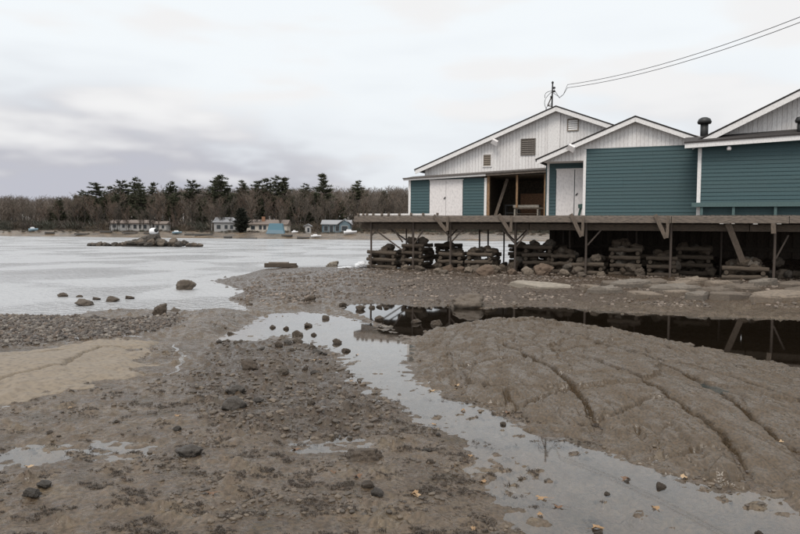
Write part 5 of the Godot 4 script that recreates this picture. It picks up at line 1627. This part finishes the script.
func build_shore() -> void:
	cottage("small white cottage with dark windows under the far pines", -67.6, 185, 4.6, 5, 2.1, 0.9, "wall_white", "roof_brown", [[-1.4, 0.8, 1.0, 0.7], [-0.1, 0.6, 1.0, 0.7], [1.2, 0.8, 1.0, 0.7]])
	cottage("long pale grey cottage beside the small white one", -73.4, 187, 6.2, 5, 2.0, 0.9, "wall_grey", "roof_brown", [[-1.8, 1.0, 0.9, 0.8], [0.6, 0.7, 0.9, 0.8], [2.0, 0.7, 0.9, 0.8]])
	cottage("small grey shed-like cottage right of the white cottage", -63.4, 187, 3.2, 4, 1.9, 0.7, "wall_white", "roof_brown", [[-0.6, 0.7, 0.8, 0.7], [0.8, 0.6, 0.8, 0.7]])
	var g := cottage("two-storey pale grey house beside the dark spruce", -44.6, 181, 5.4, 6, 2.6, 1.3, "wall_grey", "roof_slate", [[-1.5, 1.0, 1.0, 0.9], [0.4, 0.8, 1.0, 0.9], [1.8, 0.8, 1.0, 0.9]])
	part(g, "porch_roof", prism([Vector2(-3.6, 2.5), Vector2(-2.4, 3.1), Vector2(-2.4, 2.95), Vector2(-3.6, 2.35)], -2, 2.6), M.roof_slate)
	part(g, "porch_post", box(Vector3(-3.5, 0, 2.2), Vector3(-3.35, 2.4, 2.35)), M.wall_white)
	cottage("long cream bungalow with brown roof and brick chimney", -33.9, 181, 10.2, 6, 2.0, 1.25, "wall_cream", "roof_brown", [[-3.5, 1.0, 0.9, 0.7], [-1.6, 0.7, 1.0, 0.7], [-0.5, 0.7, 1.0, 0.7], [1.6, 1.3, 0.9, 0.7], [3.8, 1.0, 0.9, 0.7]], false, true)
	var b := cottage("blue grey house with a slate roof and small front gable", -15.6, 173, 6.8, 6, 2.2, 1.1, "wall_blue", "roof_slate", [[-2.4, 0.9, 1.2, 0.6], [-1.1, 0.8, 1.7, 0.2], [0.3, 0.8, 1.2, 0.6]])
	part(b, "wing_wall", prism([Vector2(0.9, 0.0), Vector2(3.5, 0.0), Vector2(3.5, 2.3), Vector2(2.2, 3.2), Vector2(0.9, 2.3)], 3.0, 4.0), M.wall_blue)
	part(b, "wing_roof", prism([Vector2(0.4, 2.15), Vector2(2.2, 3.4), Vector2(4.0, 2.15), Vector2(4.0, 2.32), Vector2(2.2, 3.58), Vector2(0.4, 2.32)], 1.5, 4.3), M.roof_slate)
	var wf := part(b, "window", box(Vector3(1.4, 0.6, 4.0), Vector3(3.0, 1.9, 4.04)), M.wall_white)
	part(wf, "pane", box(Vector3(1.48, 0.68, 4.04), Vector3(2.92, 1.82, 4.06)), M.pane)
	part(b, "terrace", box(Vector3(-4.8, -0.3, 3.1), Vector3(0.85, 0.25, 5.2)), M.dock)
	part(b, "terrace", box(Vector3(0.9, -0.3, 4.31), Vector3(4.2, 0.2, 5.6)), M.dock)
	cottage("tiny white shed with a dark doorway near the blue grey house", -22.2, 169, 1.3, 1.4, 1.7, 0.35, "wall_white", "roof_slate", [[0.15, 0.5, 1.0, 0.3]], true)
	# blue tarpaulin tent over a boat
	var tp := thing("boat_shelter", "blue tarpaulin shelter pitched like a tent on the far beach", "tarpaulin", Vector3(-28.9, gh(-28.9, -163), -163))
	part(tp, "cover", prism([Vector2(-2.0, 0.0), Vector2(2.0, 0.0), Vector2(1.55, 2.2), Vector2(-1.4, 2.2)], -1.0, 1.0), M.tarp)
	part(tp, "ridge", bar(Vector3(-1.5, 2.2, 0), Vector3(1.65, 2.2, 0), 0.2, 0.2), M.tarp)
	part(tp, "lower_flap", prism([Vector2(-2.15, -0.1), Vector2(2.1, -0.1), Vector2(1.9, 0.75), Vector2(-1.7, 0.8)], 1.0, 1.25), M.hull_blue)
	# boats drawn up
	for a in [[-11.4, 160, 3.0, 0.9, "white motor boat drawn up below the blue grey house", "hull", 0.25], [-18.7, 156, 2.3, 0.6, "low white rowing boat on the far beach near the docks", "hull", -0.1], [-102.0, 172, 2.6, 0.8, "white boat at the quiet end of the far beach", "hull", 0.3], [-90.5, 173, 2.2, 0.9, "pale blue boat under the first far pines", "hull_blue", 0.1], [-52.8, 166, 2.4, 0.7, "blue hulled boat drawn up left of the grey house", "hull_blue", -0.2], [-24.5, 163, 1.5, 0.6, "small upturned white dinghy right of the blue tarpaulin", "hull", 0.4]]:
		var t := thing("beached_boat", a[4], "boat", Vector3(a[0], gh(a[0], -a[1]) + 0.02, -a[1]), a[6])
		part(t, "hull", hull(a[2], a[2] * 0.4, a[3] * 0.8), M[a[5]])
		part(t, "cabin", prism([Vector2(-a[2] * 0.3, 0), Vector2(a[2] * 0.12, 0), Vector2(a[2] * 0.02, a[3] * 0.42), Vector2(-a[2] * 0.26, a[3] * 0.42)], -a[2] * 0.12, a[2] * 0.12), M.hull, Vector3(0, a[3] * 0.8, 0))
	# floating docks pulled ashore
	for a in [[-84.5, 169, 2.0, 0.3], [-75.8, 167, 3.2, 0.0], [-70.5, 168, 2.6, 0.1], [-64.0, 166, 3.4, -0.05], [-59.0, 165, 2.4, 0.1], [-44.6, 159, 4.0, 0.35], [-38.6, 157, 1.6, 0.0], [-25.5, 158, 2.2, -0.2], [-21.6, 156, 2.6, 0.05], [-48.8, 163, 2.6, 0.2], [-33.6, 155, 3.6, 0.0]]:
		var t := thing("dock_section", "dark floating dock section pulled up on the far beach", "dock", Vector3(a[0], gh(a[0], -a[1]) + 0.02, -a[1]), a[3], "dock sections on the far beach")
		part(t, "float", box(Vector3(-a[2] / 2, 0, -0.6), Vector3(a[2] / 2, 0.28, 0.6)), M.hull_dark)
		part(t, "planking", box(Vector3(-a[2] / 2 - 0.05, 0.28, -0.65), Vector3(a[2] / 2 + 0.05, 0.36, 0.65)), M.dock)
	# rocky islet with a white tank
	var r := RandomNumberGenerator.new()
	r.seed = 611
	for k in 70:
		var f := k / 69.0
		var x := lerpf(-37.5, -24.2, f) + r.randf_range(-0.3, 0.3)
		var mid := smoothstep(0.22, 0.5, f) * smoothstep(1.02, 0.7, f)
		var w := r.randf_range(0.45, 0.8) + mid * r.randf_range(0.1, 0.6)
		var z := -85.0 + r.randf_range(-1.4, 1.4) * mid + (0.5 if k % 3 == 0 else 0.0)
		var y := mid * r.randf_range(0.0, 0.42)
		rock_at("islet_rock", x, z, w * 1.0, w * r.randf_range(0.5, 0.85), ["islet_stone", "stone_brown", "islet_stone", "stone_dark"][r.randi() % 4], "dark rock of the low rocky islet in the lake", "rocks of the islet", 0.15, w, y, "rock")
	rock_at("islet_rock", -31.0, -85.0, 7.5, 0.4, "islet_stone", "broad dark base rock of the islet under its heap", "", 0.42, 3.6, 0.0, "rock")
	rock_at("islet_rock", -29.75, -84.6, 1.7, 1.5, "islet_stone", "tallest dark rock of the islet carrying the white tank", "", 0.2, 1.3, 0.55, "rock")
	var tk := thing("white_tank", "white rounded tank with a dark round end on the islet", "tank", Vector3(-29.75, 1.42, -84.6), 0.15)
	var cap := []
	for k in 13:
		var a := PI * k / 12.0
		cap.append(Vector2(0.42 * pow(sin(a), 0.6), -0.52 * cos(a)))
	var body := part(tk, "body", lathe(cap, 18), M.hull, Vector3(0, 0.42, 0))
	body.rotation.z = PI / 2
	part(tk, "cradle", box(Vector3(-0.3, -0.12, -0.25), Vector3(0.3, 0.06, 0.25)), M.dock)
	var disc := part(tk, "round_end", lathe([Vector2(0, -0.03), Vector2(0.23, -0.03), Vector2(0.25, 0.0), Vector2(0.23, 0.03), Vector2(0, 0.03)], 16), M.black, Vector3(0.36, 0.56, 0.36))
	disc.rotation = Vector3(PI / 2, 0, -0.5)

# ---------------------------------------------------------------- sky

func sky_picture() -> ImageTexture:
	var w := 2048
	var h := 1024
	var im := Image.create(w, h, false, Image.FORMAT_RGBF)
	im.fill(Color(0.55, 0.55, 0.57))
	var a := FastNoiseLite.new()
	a.seed = 91; a.frequency = 1.3; a.fractal_octaves = 5; a.fractal_gain = 0.5
	var b := FastNoiseLite.new()
	b.seed = 97; b.frequency = 0.8; b.fractal_octaves = 4
	for j in h / 2:
		var el := (0.5 - (j + 0.5) / h) * PI
		var ce := cos(el)
		var se := sin(el)
		var deg := rad_to_deg(el)
		for i in w:
			var az := wrapf((i + 0.5) / w * TAU, -PI, PI)
			var x := sin(az) * ce
			var z := -cos(az) * ce
			# a cloud layer seen from below: features flatten towards the horizon
			var k := 1.0 / (se + 0.22)
			var n := a.get_noise_3d(x * k * 0.9, se * 9.0, z * k * 0.9)
			var m := b.get_noise_3d(x * 2.2, se * 3.5, z * 2.2)
			var low := 1.0 - smoothstep(1.0, 13.0, deg + n * 9.0)
			var bank := exp(-pow((az + 0.6) / 0.55, 2.0))
			var streak := smoothstep(-0.25, 0.35, m * 0.9 + n * 1.1)
			var grey := clampf(low * (0.16 + 0.42 * streak + bank * (0.2 + 0.42 * streak)), 0, 1)
			var veil := smoothstep(-0.05, 0.28, n * 0.8 + m * 0.6)
			var top := Color(0.865, 0.905, 0.935).lerp(Color(0.855, 0.855, 0.86), veil)
			var c := top.lerp(Color(0.43, 0.435, 0.495), grey)
			c *= 0.93 * (1.0 + 0.5 * smoothstep(22.0, 75.0, deg))
			im.set_pixel(i, j, c)
	return ImageTexture.create_from_image(im)

func _ready() -> void:
	rng.seed = 2024
	var cam := Camera3D.new()
	cam.name = "camera"
	cam.position = Vector3(0, 2.3, 0)
	cam.rotation_degrees = Vector3(-3.07, 0, 0.45)
	cam.fov = 41.76
	cam.far = 2000.0
	cam.current = true
	add_child(cam)
	var env := Environment.new()
	env.background_mode = Environment.BG_SKY
	var pano := PanoramaSkyMaterial.new()
	pano.panorama = sky_picture()
	var sky := Sky.new()
	sky.sky_material = pano
	env.sky = sky
	env.background_energy_multiplier = 1.0
	env.tonemap_mode = Environment.TONE_MAPPER_LINEAR
	env.tonemap_exposure = 1.12
	env.sdfgi_enabled = true
	env.ssao_enabled = true
	env.ssil_enabled = true
	var we := WorldEnvironment.new()
	we.name = "environment"
	we.environment = env
	add_child(we)
	var sun := DirectionalLight3D.new()
	sun.name = "sun"
	sun.light_energy = 0.5
	sun.light_angular_distance = 25.0
	sun.light_color = Color(1.0, 0.97, 0.93)
	sun.shadow_enabled = true
	sun.rotation_degrees = Vector3(-56, -26, 0)
	add_child(sun)
	materials()
	print("ground")
	build_ground()
	build_water()
	print("ledges")
	build_ledges()
	print("stones")
	build_stones()
	build_pier()
	rock_heaps()
	build_hall()
	build_middle()
	build_right()
	build_mast()
	print("shore")
	build_shore()
	build_trees()
	build_leaves()
	build_weeds()
	print("built")
